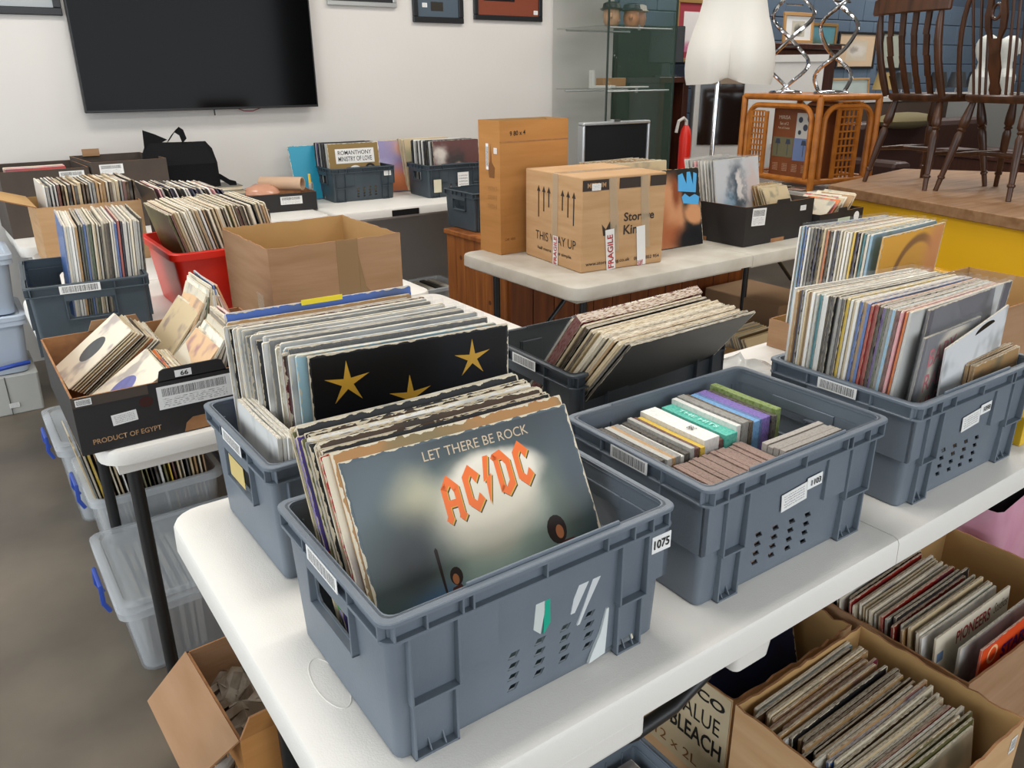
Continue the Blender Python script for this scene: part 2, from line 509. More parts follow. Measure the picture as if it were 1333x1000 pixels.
# ------------------------------------------------------------------ grey stacking crates
CL, CS, CH = 0.400, 0.296, 0.190
def crate_shell_mesh():
    hx, hy = CL / 2, CS / 2
    t = 0.0028
    b = MB()
    o = [(0.0, hx - 0.016, hy - 0.019, 0.010), (0.004, hx - 0.0135, hy - 0.0165, 0.011), (CH, hx - 0.0075, hy - 0.009, 0.011)]
    i = [(CH, hx - 0.0075 - t, hy - 0.009 - t, 0.010), (0.006, hx - 0.0135 - t, hy - 0.0165 - t, 0.010)]
    b.rloft(o + i, n=3)
    me = b.mesh('shell')
    # cut the hand holds and the slanted vent slots
    cut = MB()
    for s in (-1, 1):
        cut.prism([(-0.052, 0.108), (-0.045, 0.100), (0.045, 0.100), (0.052, 0.108), (0.052, 0.138), (0.045, 0.145), (-0.045, 0.145), (-0.052, 0.138)], (s * (hx - 0.03), 0, 0), (0, 1, 0), (0, 0, 1), (s * 0.05, 0, 0))
        for c in range(4):
            for r in range(4):
                x, z = -0.038 + c * 0.037, 0.028 + r * 0.0155 + (c - 1.5) * 0.002
                cut.prism([(x - 0.0085, z - 0.0042), (x + 0.0035, z - 0.0042), (x + 0.0085, z + 0.0042), (x - 0.0035, z + 0.0042)], (0, s * (hy - 0.035), 0), (1, 0, 0), (0, 0, 1), (0, s * 0.05, 0))
    a = bpy.data.objects.new('shell_tmp', me); C.objects.link(a)
    c_ = bpy.data.objects.new('cut_tmp', cut.mesh('cut')); C.objects.link(c_)
    for ob in (a, c_):
        bm = bmesh.new(); bm.from_mesh(ob.data); bmesh.ops.recalc_face_normals(bm, faces=bm.faces); bm.to_mesh(ob.data); bm.free()
    md = a.modifiers.new('cut', 'BOOLEAN'); md.operation = 'DIFFERENCE'; md.object = c_; md.solver = 'EXACT'; md.use_self = True
    out = bpy.data.meshes.new_from_object(a.evaluated_get(bpy.context.evaluated_depsgraph_get()))
    bpy.data.objects.remove(a); bpy.data.objects.remove(c_)
    return out

def crate_parts():
    hx, hy = CL / 2, CS / 2
    parts = [('shell', crate_shell_mesh(), True)]
    # rim: top lip with a notch pattern and the lower lip
    def ring(z0, z1, ox, oy, ix, iy, r):
        b = MB()
        b.rloft([(z0, ix, iy, r - 0.003), (z0, ox, oy, r), (z1 - 0.001, ox, oy, r), (z1, ox - 0.001, oy - 0.001, r), (z1, ix, iy, r - 0.003)], n=4, cap0=False, cap1=False)
        return b
    parts.append(('rim', ring(CH - 0.005, CH, hx, hy, hx - 0.0115, hy - 0.0125, 0.016).mesh('rim'), True))
    parts.append(('lower_lip', ring(CH - 0.027, CH - 0.024, hx - 0.001, hy - 0.001, hx - 0.0115, hy - 0.0125, 0.016).mesh('lower_lip'), True))
    # raised locating strips on top of the long rims
    for s in (-1, 1):
        parts.append(('rim_strip', MB().box(-0.098, s * (hy - 0.0115) - 0.0015, CH - 0.001, 0.112, s * (hy - 0.0115) + 0.0015, CH + 0.004).mesh('rim_strip'), False))
    # ribs between the lips
    b_rib = []
    for x in (-0.186, -0.150, -0.108, -0.095, 0.0, 0.088, 0.130, 0.160, 0.186):
        for s in (-1, 1):
            b_rib.append((x - 0.0012, s * (hy - 0.006) - 0.005, x + 0.0012, s * (hy - 0.006) + 0.005))
    for y in (-0.133, -0.062, -0.024, 0.024, 0.062, 0.133):
        for s in (-1, 1):
            b_rib.append((s * (hx - 0.0055) - 0.0045, y - 0.0012, s * (hx - 0.0055) + 0.0045, y + 0.0012))
    for x0, y0, x1, y1 in b_rib:
        parts.append(('rib', MB().box(x0, y0, CH - 0.0245, x1, y1, CH - 0.0045).mesh('rib'), False))
    # dished pockets on the long sides: two ribs, a shelf half way, gussets at the foot
    for s in (-1, 1):
        f = s * (hy - 0.017)
        def yy(o): return f + s * o
        def bx(x0, x1, o0, o1, z0, z1, b):
            ya, yb = sorted((yy(o0), yy(o1)))
            b.box(x0, ya, z0, x1, yb, z1)
        for xa, xb in ((-0.172, -0.112), (0.112, 0.158)):
            b = MB()
            bx(xa, xa + 0.003, 0.001, 0.0145, 0.078, CH - 0.026, b)
            bx(xb - 0.003, xb, 0.001, 0.0145, 0.078, CH - 0.026, b)
            bx(xa, xb, 0.001, 0.0145, 0.075, 0.078, b)
            parts.append(('pocket', b.mesh('pocket'), False))
            b = MB()
            bx(xa + 0.002, xa + 0.005, -0.002, 0.010, 0.0, 0.075, b)
            bx(xb - 0.006, xb - 0.003, -0.002, 0.010, 0.0, 0.075, b)
            bx(xa + 0.002, xb - 0.003, -0.002, 0.010, 0.0, 0.003, b)
            for q in (0.36, 0.66):
                x = xa + (xb - xa) * q
                ya = yy(-0.002); yb = yy(0.009)
                b.prism([(0, 0.003), (1, 0.003), (0, 0.020)], (x, ya, 0), (0, yb - ya, 0), (0, 0, 1), (0.002, 0, 0))
            parts.append(('foot_pocket', b.mesh('foot_pocket'), False))
        b = MB()
        bx(-0.112, -0.062, -0.001, 0.0105, 0.090, CH - 0.026, b)
        parts.append(('raised_panel', b.mesh('raised_panel'), False))
    # stepped end: upper half of the +x end stands proud round the corners; -x end carries the hand-hold ledge
    for s in (-1, 1):
        keep = MB()
        y0, y1 = sorted((s * 0.056, s * (hy - 0.0085)))
        keep.box(hx - 0.0135, y0, 0.088, hx - 0.005, y1, CH - 0.026)
        ya, yb = sorted((s * (hy - 0.0135), s * (hy - 0.0085)))
        keep.box(hx - 0.042, ya, 0.088, hx - 0.005, yb, CH - 0.026)
        parts.append(('stepped_end', keep.mesh('stepped_end'), False))
        b = MB()
        x0, x1 = sorted((s * (hx - 0.0135), s * (hx - 0.002)))
        b.box(x0, -0.060, 0.094, x1, 0.060, 0.0975)
        for q in (-1, 1):
            ya, yb = sorted((q * 0.060, q * 0.057))
            b.box(x0, ya, 0.094, x1, yb, CH - 0.026)
        b.box(x0, -0.058, 0.146, x1, 0.058, CH - 0.026)
        parts.append(('handle', b.mesh('handle'), False))
    return parts

_CP = None
def crate(label, cx, cy, z, rz, m, tagtext=None, bars=True, name='stacking_crate'):
    global _CP
    if _CP is None:
        _CP = crate_parts()
    t = thing(name, label, 'crate', (cx, cy, z), rz, 'grey plastic stacking crates')
    for n, me, sm in _CP:
        key = me.name + m.name
        if not me.materials:
            me.materials.append(m)
        o = bpy.data.objects.new(n, me)
        C.objects.link(o)
        o.parent = t
        if o.material_slots[0].material is not m:
            o.material_slots[0].link = 'OBJECT'
            o.material_slots[0].material = m
        if sm:
            for p_ in me.polygons: p_.use_smooth = True
            me.set_sharp_from_angle(angle=math.radians(30))
        else:
            bv = o.modifiers.new('bevel', 'BEVEL'); bv.width = 0.0006; bv.segments = 1
    return t

def crate_at(label, x, y, yaw_deg, m, flip=False, z=0.74, quarter=False):
    """x, y: near left rim corner."""
    a = math.radians(yaw_deg)
    w, d = (CS, CL) if quarter else (CL, CS)
    cx = x + math.cos(a) * w / 2 - math.sin(a) * d / 2
    cy = y + math.sin(a) * w / 2 + math.cos(a) * d / 2
    return crate(label, cx, cy, z, a + (PI / 2 if quarter else 0) + (PI if flip else 0), m)

CR1 = crate_at('grey crate with number label 1075 at the front table corner', 0.252, 0.579, -0.1, M_crate)
CR2 = crate_at('grey crate with number label 1103 holding CDs', 0.704, 0.577, -0.6, M_crate, True)
CR3 = crate_at('grey crate at the right with number label 1098', 1.175, 0.568, -1.1, M_crate, True)
CR4 = crate_at('grey crate at table left end behind the 1075 crate', 0.274, 0.964, 0.9, M_crate)
CR5 = crate_at('slate grey crate of leaning records behind the CD crate', 0.825, 0.995, -1.17, M_crate_c5)
CRL = crate_at('dark grey crate on left table beside the red tub', 0.112, 2.29, -4.0, M_crate_dk, False, 0.74, True)
CRA = crate_at('dark grey crate on wall table holding the gold lettered record', 1.835, 4.40, -3.0, M_crate_dk)
CRB = crate_at('dark grey crate on wall table nearest the tall carton', 2.36, 4.22, -3.0, M_crate_dk)
CRP = crate_at('dark grey crate standing on the pine cabinet', 2.12, 3.34, 0, M_crate_dk, False, 0.692)

hx, hy = CL / 2, CS / 2
# number labels, barcodes and scraps on the crates (local frames; front long side is -y, or +y where the crate is turned)
sticker('number_label', (0.1815, -hy + 0.0083, 0.140), (1, 0, 0), (0, 0, 1), 0.032, 0.024, M_label, CR1)
text('number', '1075', (0.1815, -hy + 0.0074, 0.140), (1, 0, 0), (0, 0, 1), 0.0125, M_ink, CR1, 0.026, 0.02)
sticker('barcode_label', (-hx - 0.0002, 0.0, 0.1765), (0, -1, 0), (0, 0, 1), 0.085, 0.019, M_bar, CR1)
sc_ = [('torn_label', [(0, 0.01), (0.010, 0), (0.016, 0.03), (0.018, 0.058), (0.004, 0.05)], -0.012, 0.085, '#cfd6d3'),
       ('torn_tape', [(0.0, 0.0), (0.010, 0.012), (0.009, 0.06), (0.002, 0.055)], 0.002, 0.083, '#13a88c'),
       ('torn_label', [(0.0, 0.0), (0.006, 0.0), (0.032, 0.046), (0.034, 0.055), (0.018, 0.050), (0.004, 0.02)], 0.042, 0.092, '#d4d8da'),
       ('torn_label', [(0.0, 0.0), (0.004, 0.0), (0.015, 0.022), (0.034, 0.055), (0.036, 0.074), (0.030, 0.074), (0.022, 0.055)], 0.052, 0.072, '#d4d8da'),
       ('torn_label', [(0.0, 0.0), (0.026, 0.004), (0.030, 0.070), (0.026, 0.070), (0.018, 0.038), (0.004, 0.010)], 0.072, 0.006, '#d8dddc')]
for i, (n_, poly, ox, oz, c_) in enumerate(sc_):
    b = MB()
    tilt = (hy - 0.019 + (oz + 0.03) * 0.05)
    b.prism([(ox + a_, oz + b_) for a_, b_ in poly], (0, -(hy - 0.0115), 0), (1, 0, 0), (0, 0, 1), (0, 0.004, 0))
    b.build(n_, mat('scrap_' + c_[1:], c_, 0.35, 0.1), CR1)
for t_, num, ox in ((CR2, '1103', 0.06), (CR3, '1098', 0.06)):
    f_ = hy - 0.0095
    sticker('address_label', (0.008, f_, 0.118), (-1, 0, 0.10), (0.10, 0, 1), 0.056, 0.028, M_small, t_)
    sticker('number_label', (-0.035, f_ + 0.0008, 0.131), (-1, 0, 0.05), (0.05, 0, 1), 0.034, 0.019, M_label, t_)
    text('number', num, (-0.037, f_ + 0.002, 0.131), (-1, 0, 0.05), (0.05, 0, 1), 0.0095, M_ink, t_, 0.022, 0.02)
    sticker('barcode_label', (hx + 0.0002, 0.0, 0.1765), (0, 1, 0), (0, 0, 1), 0.075, 0.019, M_bar, t_)
# marker scrawl on the end of the CD crate
MB().tube([(hx - 0.0125, 0.06, 0.078), (hx - 0.0125, 0.030, 0.080), (hx - 0.0128, 0.045, 0.058), (hx - 0.0128, 0.035, 0.040), (hx - 0.0135, 0.05, 0.020)], 0.0010, 5).build('marker_scrawl', mat('purple_marker', '#6d3470', 0.6), CR2)
sticker('barcode_label', (-hx - 0.0002, 0.0, 0.1765), (0, -1, 0), (0, 0, 1), 0.085, 0.019, M_bar, CR4)
sticker('card_window', (-hx + 0.0050, 0.012, 0.122), (0, -1, 0), (0, 0, 1), 0.066, 0.036, mat('yellow_card', '#cdb673', 0.6), CR4)
sticker('barcode_label', (-hx - 0.0002, 0.0, 0.1765), (0, -1, 0), (0, 0, 1), 0.075, 0.019, M_bar, CR5)
sticker('barcode_label', (-hx - 0.0002, 0.02, 0.1765), (0, -1, 0), (0, 0, 1), 0.095, 0.021, M_bar, CRL)
sticker('number_label', (0.150, -hy + 0.006, 0.150), (1, 0, 0), (0, 0, 1), 0.045, 0.030, M_small, CRA)
sticker('paper_label', (-0.135, -hy + 0.0005, 0.07), (1, 0, 0), (0, 0, 1), 0.050, 0.075, mat('cream_label', '#d8d2b8', 0.6), CRB)
sticker('paper_label', (0.04, -hy + 0.0005, 0.085), (1, 0, 0), (0, 0, 1), 0.075, 0.11, M_small, CRB)

# ------------------------------------------------------------------ record sleeves
def sleeve_material(name, edge, joined=False):
    m = bpy.data.materials.new(name); m.use_nodes = True
    nt = m.node_tree; N = nt.nodes.new; Lk = nt.links.new
    b = nt.nodes['Principled BSDF']
    tc = N('ShaderNodeTexCoord')
    if joined:      # many small sleeves in one mesh: colour and seed per face instead of per object
        ca = N('ShaderNodeAttribute'); ca.attribute_name = 'tint'
        cs_ = N('ShaderNodeAttribute'); cs_.attribute_name = 'seed'
        COL, RND = ca.outputs['Color'], cs_.outputs['Fac']
    else:
        oi = N('ShaderNodeObjectInfo')
        COL, RND = oi.outputs['Color'], oi.outputs['Random']
    if edge:
        mp = N('ShaderNodeMapping'); mp.inputs['Scale'].default_value = (9, 3.0, 9)
        Lk(tc.outputs['Object'], mp.inputs['Vector'])
        n = N('ShaderNodeTexNoise'); n.noise_dimensions = '4D'; n.inputs['Scale'].default_value = 3.0; n.inputs['Detail'].default_value = 3
        Lk(mp.outputs['Vector'], n.inputs['Vector'])
        mw = N('ShaderNodeMath'); mw.operation = 'MULTIPLY'; mw.inputs[1].default_value = 40
        Lk(RND, mw.inputs[0]); Lk(mw.outputs[0], n.inputs['W'])
        r = N('ShaderNodeValToRGB')
        e = r.color_ramp.elements
        e[0].position = 0.38; e[0].color = lin('#4a3c2e')
        e[1].position = 0.56; e[1].color = lin('#ebe3d3')
        e.new(0.46).color = lin('#cdb998')
        Lk(n.outputs['Fac'], r.inputs['Fac'])
        mx = N('ShaderNodeMix'); mx.data_type = 'RGBA'; mx.inputs[0].default_value = 0.85 if edge == 'spine' else 0.35
        Lk(r.outputs['Color'], mx.inputs[6]); Lk(COL, mx.inputs[7])
        Lk(mx.outputs[2], b.inputs['Base Color'])
        b.inputs['Roughness'].default_value = 0.8
    else:
        n = N('ShaderNodeTexNoise'); n.noise_dimensions = '4D'; n.inputs['Scale'].default_value = 3.2; n.inputs['Detail'].default_value = 2
        mp = N('ShaderNodeMapping'); mp.inputs['Scale'].default_value = (1, 0, 1)
        Lk(tc.outputs['Object'], mp.inputs['Vector']); Lk(mp.outputs['Vector'], n.inputs['Vector'])
        mw = N('ShaderNodeMath'); mw.operation = 'MULTIPLY'; mw.inputs[1].default_value = 90
        Lk(RND, mw.inputs[0]); Lk(mw.outputs[0], n.inputs['W'])
        r = N('ShaderNodeValToRGB'); r.color_ramp.interpolation = 'EASE'
        e = r.color_ramp.elements
        e[0].position = 0.50; e[0].color = (0, 0, 0, 1)
        e[1].position = 0.66; e[1].color = (1, 1, 1, 1)
        Lk(n.outputs['Fac'], r.inputs['Fac'])
        hs = N('ShaderNodeHueSaturation'); hs.inputs['Saturation'].default_value = 0.8; hs.inputs['Value'].default_value = 0.55
        mh = N('ShaderNodeMapRange'); mh.inputs['To Min'].default_value = 0.43; mh.inputs['To Max'].default_value = 0.57
        Lk(RND, mh.inputs['Value']); Lk(mh.outputs['Result'], hs.inputs['Hue']); Lk(COL, hs.inputs['Color'])
        mx = N('ShaderNodeMix'); mx.data_type = 'RGBA'
        Lk(r.outputs['Color'], mx.inputs[0]); Lk(COL, mx.inputs[6]); Lk(hs.outputs['Color'], mx.inputs[7])
        out = mx.outputs[2]
        if not joined:      # scuffed, whitened borders of old card covers
            def mth(op, p, q=None):
                w = N('ShaderNodeMath'); w.operation = op
                for i_, v_ in enumerate((p, q)):
                    if v_ is None: continue
                    if isinstance(v_, (int, float)): w.inputs[i_].default_value = v_
                    else: Lk(v_, w.inputs[i_])
                return w.outputs[0]
            sx = N('ShaderNodeSeparateXYZ'); Lk(tc.outputs['Object'], sx.inputs[0])
            d = mth('MINIMUM', mth('MINIMUM', sx.outputs[0], mth('SUBTRACT', 1.0, sx.outputs[0])), mth('SUBTRACT', 1.0, sx.outputs[2]))
            n2 = N('ShaderNodeTexNoise'); n2.noise_dimensions = '4D'; n2.inputs['Scale'].default_value = 22; n2.inputs['Detail'].default_value = 3
            Lk(mp.outputs['Vector'], n2.inputs['Vector']); Lk(mw.outputs[0], n2.inputs['W'])
            lim = mth('MULTIPLY', mth('SUBTRACT', n2.outputs['Fac'], 0.36), mth('ADD', mth('MULTIPLY', RND, 0.055), 0.012))
            m2 = N('ShaderNodeMix'); m2.data_type = 'RGBA'
            Lk(mth('LESS_THAN', d, lim), m2.inputs[0]); Lk(out, m2.inputs[6]); m2.inputs[7].default_value = lin('#d6cab2')
            out = m2.outputs[2]
        Lk(out, b.inputs['Base Color'])
        b.inputs['Roughness'].default_value = 0.4
    return m
M_cover = sleeve_material('printed_record_cover', False)
M_edge = sleeve_material('worn_sleeve_edge', True)
M_spine = sleeve_material('printed_spine', 'spine')
M_spine_j = sleeve_material('printed_spines', 'spine', True)
M_cover_j = sleeve_material('printed_record_covers', False, True)
M_edge_j = sleeve_material('worn_sleeve_edges', True, True)

def sleeve_mesh(c, bow):
    """Unit record sleeve: x 0..1, y 0..1 (thickness), z 0..1, with knocked corners and a slight bow."""
    out = [(c, 0), (1 - c, 0), (1, c), (1, 1 - c), (1 - c, 1), (0.5, 1 - 0.004), (c, 1), (0, 1 - c), (0, c)]
    b = MB()
    n = len(out)
    def y(x, s): return s + bow * math.sin(PI * x)
    f = [(x, y(x, 0), z) for x, z in out]; k = [(x, y(x, 1), z) for x, z in out]
    b.face(f, 0); b.face(k[::-1], 0)
    for i in range(n):
        j = (i + 1) % n
        b.face([f[j], f[i], k[i], k[j]], 2 if f[i][0] < 1e-6 and f[j][0] < 1e-6 else 1)
    me = b.mesh('record_sleeve')
    me.materials.append(M_cover); me.materials.append(M_edge); me.materials.append(M_spine)
    return me
SLV = [sleeve_mesh(0.004, 0.0), sleeve_mesh(0.009, 0.25), sleeve_mesh(0.006, -0.2), sleeve_mesh(0.013, 0.1)]
_pb = MB().box(-0.008, -0.12, -0.004, 1.014, 1.12, 1.022)
CDM = sleeve_mesh(0.004, 0.0)
for p_ in CDM.polygons:
    p_.material_index = 2
POLY = _pb.mesh('outer_sleeve'); POLY.materials.append(M_poly)

PAL = [('cream', '#ddd2bb'), ('ivory', '#e6e0d0'), ('white', '#e6e5e1'), ('black', '#1b1b1d'), ('charcoal', '#37373b'), ('dark brown', '#46321f'), ('tan', '#b08a5c'),
       ('grey', '#8d8d8b'), ('pale grey', '#bcbcb8'), ('navy', '#202c52'), ('mid blue', '#3a64a4'), ('sky blue', '#8fb8d2'), ('teal', '#277a86'), ('red', '#a3251f'),
       ('maroon', '#5d1c22'), ('orange', '#cf6a26'), ('yellow', '#d9b52c'), ('olive', '#66653a'), ('dark green', '#26452f'), ('pink', '#d99aa0'), ('purple', '#55407d'), ('beige', '#cdb892')]
PD = dict(PAL)
def pal(s):
    return [k for part in s.split(',') for k in [part.split('*')[0].strip()] * int((part.split('*') + ['1'])[1])]
P_MIX = pal('cream*3,ivory*3,white*4,black*4,charcoal*2,dark brown*2,tan*2,grey*2,pale grey*2,navy,mid blue,sky blue,teal,red,maroon,orange,yellow,olive,dark green,pink,purple,beige*2')
P_WORN = pal('cream*5,ivory*3,white*3,black*5,charcoal*2,dark brown*2,beige*4,grey*2,navy,red,tan*2,olive,pale grey*2')
P_PALE = pal('white*6,pale grey*3,ivory*4,cream*3,sky blue,grey,black*4,teal*2,maroon*2,tan,dark green,mid blue,charcoal')

def sleeve(name, label, cat, group, p, yaw, lean, w, t, col, h=None, poly=False, var=None, roll=0.0):
    me = CDM if name == 'cd_case' else random.choice(SLV) if var is None else SLV[var]
    o = bpy.data.objects.new(name, me)
    C.objects.link(o)
    o.matrix_world = Matrix.Translation(p) @ Matrix.Rotation(yaw, 4, 'Z') @ Matrix.Rotation(roll, 4, 'Y') @ Matrix.Rotation(-lean, 4, 'X') @ Matrix.Diagonal((w, t, h or w, 1))
    c = lin(PD.get(col, col))
    j = random.uniform(0.85, 1.12)
    o.color = (min(1, c[0] * j), min(1, c[1] * j), min(1, c[2] * j), 1)
    tag(o, label, cat, group)
    if poly:
        q = bpy.data.objects.new('outer_sleeve', POLY)
        C.objects.link(q)
        q.parent = o
    return o

REST = []     # sleeves past the 300 that show largest, joined at the end
def pack(n, p0, p1, yaw, lean, where, group, cols=P_MIX, size=0.312, t=(0.0032, 0.0062), poly=0.0, jz=0.003, jx=0.004, name='record_sleeve', cat='record', what='record sleeve', first=1, h=None, order='from the front', stuff=False):
    """A row of sleeves from p0 (first) to p1 (last); yaw and lean are (first, last) in degrees."""
    out = []
    for k in range(n):
        f = k / max(1, n - 1)
        col = cols[k] if isinstance(cols, dict) else random.choice(cols)
        p = Vector(p0).lerp(Vector(p1), f) + Vector((random.uniform(-jx, jx), 0, random.uniform(0, jz)))
        a = yaw[0] + (yaw[1] - yaw[0]) * f + random.uniform(-0.35, 0.35)
        l = lean[0] + (lean[1] - lean[0]) * f + random.uniform(-0.22, 0.22)
        if math.cos(math.radians(yaw[0])) < 0.5:
            p = Vector(p0).lerp(Vector(p1), f) + Vector((0, random.uniform(-jx, jx), random.uniform(0, jz)))
        pl = random.random() < poly
        s = size * random.uniform(0.992, 1.006)
        if stuff:
            me = random.choice(SLV)
            REST.append((me, Matrix.Translation(p) @ Matrix.Rotation(math.radians(a), 4, 'Z') @ Matrix.Rotation(-math.radians(l), 4, 'X') @ Matrix.Diagonal((s, random.uniform(*t), (h * random.uniform(0.98, 1.01)) if h else s, 1)), lin(PD[col])))
            continue
        i = first + k
        o = sleeve(name, '%s %s%s, %s %s %s' % (col, 'plastic-wrapped ' if pl else '', what, ordinal(i) if not (i == 1 and order != 'from the front') else 'first', order, where),
                   cat, group, p, math.radians(a), math.radians(l), s, random.uniform(*t), col, (h * random.uniform(0.98, 1.01)) if h else None, pl)
        out.append(o)
    return out

# --- crate 1075: the lead cover, a brown card one behind it, worn sleeves and a purple one with a rainbow foot
G1 = 'records in the 1075 crate'
lead = sleeve('record_sleeve', 'record sleeve with orange angular lettering over a dark cloudy sky', 'record', G1, (0.288, 0.606, 0.748), math.radians(-2.7), math.radians(30), 0.312, 0.004, '#56636a', var=0)
brown = sleeve('record_sleeve', 'plain brown card record sleeve just behind the cloudy lead cover', 'record', G1, (0.283, 0.6125, 0.757), math.radians(-2.7), math.radians(30), 0.314, 0.004, '#b3834f', var=0)
pack(18, (0.281, 0.6195, 0.752), (0.277, 0.684, 0.752), (-2.4, -1.4), (29.8, 27.5), 'in 1075 crate', G1, P_WORN, first=3, jz=0.006, jx=0.006, t=(0.0024, 0.0032))
purple = sleeve('record_sleeve', 'purple record sleeve with a rainbow striped foot in the 1075 crate', 'record', G1, (0.272, 0.689, 0.752), math.radians(-1.2), math.radians(27.2), 0.312, 0.006, '#5a4891', var=1)
pack(5, (0.275, 0.698, 0.752), (0.275, 0.716, 0.752), (-1.1, -1.0), (27, 26), 'in 1075 crate', G1, P_WORN, first=22, jz=0.006, t=(0.0024, 0.0032))

def cover_picture(name, base, blobs, warp=0.12, wscale=3.0):
    """Printed picture from soft colour patches: blobs are (u, v, ru, rv, colour, softness)."""
    m = bpy.data.materials.new(name); m.use_nodes = True
    nt = m.node_tree; N = nt.nodes.new; Lk = nt.links.new
    b = nt.nodes['Principled BSDF']; b.inputs['Roughness'].default_value = 0.35
    uv = N('ShaderNodeUVMap')
    n = N('ShaderNodeTexNoise'); n.inputs['Scale'].default_value = wscale; n.inputs['Detail'].default_value = 4
    Lk(uv.outputs[0], n.inputs['Vector'])
    sub = N('ShaderNodeVectorMath'); sub.operation = 'SUBTRACT'; sub.inputs[1].default_value = (0.5, 0.5, 0.5)
    Lk(n.outputs['Color'], sub.inputs[0])
    sc = N('ShaderNodeVectorMath'); sc.operation = 'SCALE'; sc.inputs['Scale'].default_value = warp
    Lk(sub.outputs[0], sc.inputs[0])
    ad = N('ShaderNodeVectorMath'); ad.operation = 'ADD'
    Lk(uv.outputs[0], ad.inputs[0]); Lk(sc.outputs[0], ad.inputs[1])
    cur = None
    for (u, v, ru, rv, col, soft) in blobs:
        s = N('ShaderNodeVectorMath'); s.operation = 'SUBTRACT'; s.inputs[1].default_value = (u, v, 0); Lk(ad.outputs[0], s.inputs[0])
        d = N('ShaderNodeVectorMath'); d.operation = 'DIVIDE'; d.inputs[1].default_value = (ru, rv, 100); Lk(s.outputs[0], d.inputs[0])
        le = N('ShaderNodeVectorMath'); le.operation = 'LENGTH'; Lk(d.outputs[0], le.inputs[0])
        mr = N('ShaderNodeMapRange'); mr.interpolation_type = 'SMOOTHSTEP'
        mr.inputs['From Min'].default_value = 1.0 + soft; mr.inputs['From Max'].default_value = max(0.0, 1.0 - soft)
        Lk(le.outputs['Value'], mr.inputs['Value'])
        mx = N('ShaderNodeMix'); mx.data_type = 'RGBA'
        Lk(mr.outputs['Result'], mx.inputs[0])
        if cur is None: mx.inputs[6].default_value = lin(base)
        else: Lk(cur, mx.inputs[6])
        mx.inputs[7].default_value = lin(col)
        cur = mx.outputs[2]
    Lk(cur, b.inputs['Base Color'])
    m.diffuse_color = lin(base)
    return m

def picture_plate(parent, m, name='cover_print', x0=0.012, z0=0.012, x1=0.988, z1=0.988, y=-0.06):
    b = MB()
    b.face([(x0, y, z0), (x1, y, z0), (x1, y, z1), (x0, y, z1)], 0, [(0, 0), (1, 0), (1, 1), (0, 1)])
    for p, q in (((x0, z0), (x1, z0)), ((x1, z0), (x1, z1)), ((x1, z1), (x0, z1)), ((x0, z1), (x0, z0))):
        b.face([(p[0], 0, p[1]), (q[0], 0, q[1]), (q[0], y, q[1]), (p[0], y, p[1])], 0, [(0.5, 0.01)] * 4)
    return b.build(name, m, parent)

P_sky = cover_picture('cloudy_stage_print', '#41474c', [
    (0.10, 0.85, 0.22, 0.22, '#5f6a70', 0.8), (0.5, 0.42, 0.44, 0.36, '#647c77', 0.9), (0.52, 0.55, 0.28, 0.22, '#97a99d', 0.9),
    (0.53, 0.70, 0.25, 0.17, '#cfc7b3', 0.45), (0.60, 0.80, 0.22, 0.10, '#ece3d2', 0.25), (0.55, 0.74, 0.20, 0.10, '#e2d8c4', 0.35), (0.25, 0.80, 0.09, 0.09, '#bdb79b', 0.9),
    (0.17, 0.60, 0.15, 0.17, '#34373a', 0.8), (0.89, 0.65, 0.08, 0.14, '#79836f', 0.9), (0.97, 0.75, 0.12, 0.25, '#4b555c', 0.9),
    (0.93, 0.28, 0.22, 0.22, '#1c2629', 0.9), (0.22, 0.40, 0.10, 0.06, '#3c5f86', 0.9), (0.06, 0.15, 0.14, 0.22, '#39453f', 0.9), (0.5, 0.02, 0.6, 0.10, '#22302f', 0.9)], 0.10, 3.5)
picture_plate(lead, P_sky)
M_gold = mat('pale_gold_print', '#cdb79b', 0.4)
text('cover_lettering', 'LET THERE BE ROCK', (0.555, -0.07, 0.940), (1, 0, 0), (0, 0, 1), 0.038, M_gold, lead, 0.47, 0.0, 0.08)
M_orange = mat('orange_print', '#f0712a', 0.4)
M_ochre = mat('ochre_print', '#d9a63c', 0.4)
M_dkink = mat('dark_brown_print', '#35201a', 0.4)
GL = {
 'A': [[(0.02, 0.10), (0.20, 0.0), (0.36, 0.10), (0.33, 0.16), (0.33, 0.84), (0.10, 0.74), (0.10, 0.18)], [(0.10, 0.74), (0.46, 1.0), (0.50, 0.78), (0.33, 0.68)],
       [(0.46, 1.0), (0.88, 0.74), (0.64, 0.62), (0.50, 0.78)], [(0.64, 0.16), (0.60, 0.10), (0.78, 0.0), (0.97, 0.12), (0.88, 0.18), (0.88, 0.74), (0.64, 0.66)], [(0.33, 0.34), (0.64, 0.34), (0.64, 0.48), (0.33, 0.48)]],
 'C': [[(0.10, 0.20), (0.36, 0.32), (0.36, 0.68), (0.10, 0.78)], [(0.10, 0.78), (0.36, 0.68), (0.50, 0.78), (0.68, 0.60), (0.92, 0.76), (0.50, 1.0)], [(0.10, 0.20), (0.50, 0.0), (0.92, 0.22), (0.74, 0.38), (0.54, 0.22), (0.36, 0.32)]],
 'D': [[(0.14, 0.10), (0.38, 0.20), (0.38, 0.84), (0.14, 0.94)], [(0.02, 0.86), (0.14, 0.94), (0.56, 1.0), (0.92, 0.76), (0.68, 0.66), (0.50, 0.80), (0.14, 0.80)], [(0.68, 0.32), (0.92, 0.20), (0.92, 0.76), (0.68, 0.66)], [(0.14, 0.14), (0.48, 0.0), (0.92, 0.20), (0.68, 0.32), (0.48, 0.20), (0.30, 0.26)]],
 '/': [[(0.50, 1.0), (0.05, 0.48), (0.46, 0.54), (0.95, 1.0)], [(0.30, 0.50), (0.46, 0.54), (0.85, 0.62), (0.15, 0.0)]]}
lx = 0.345
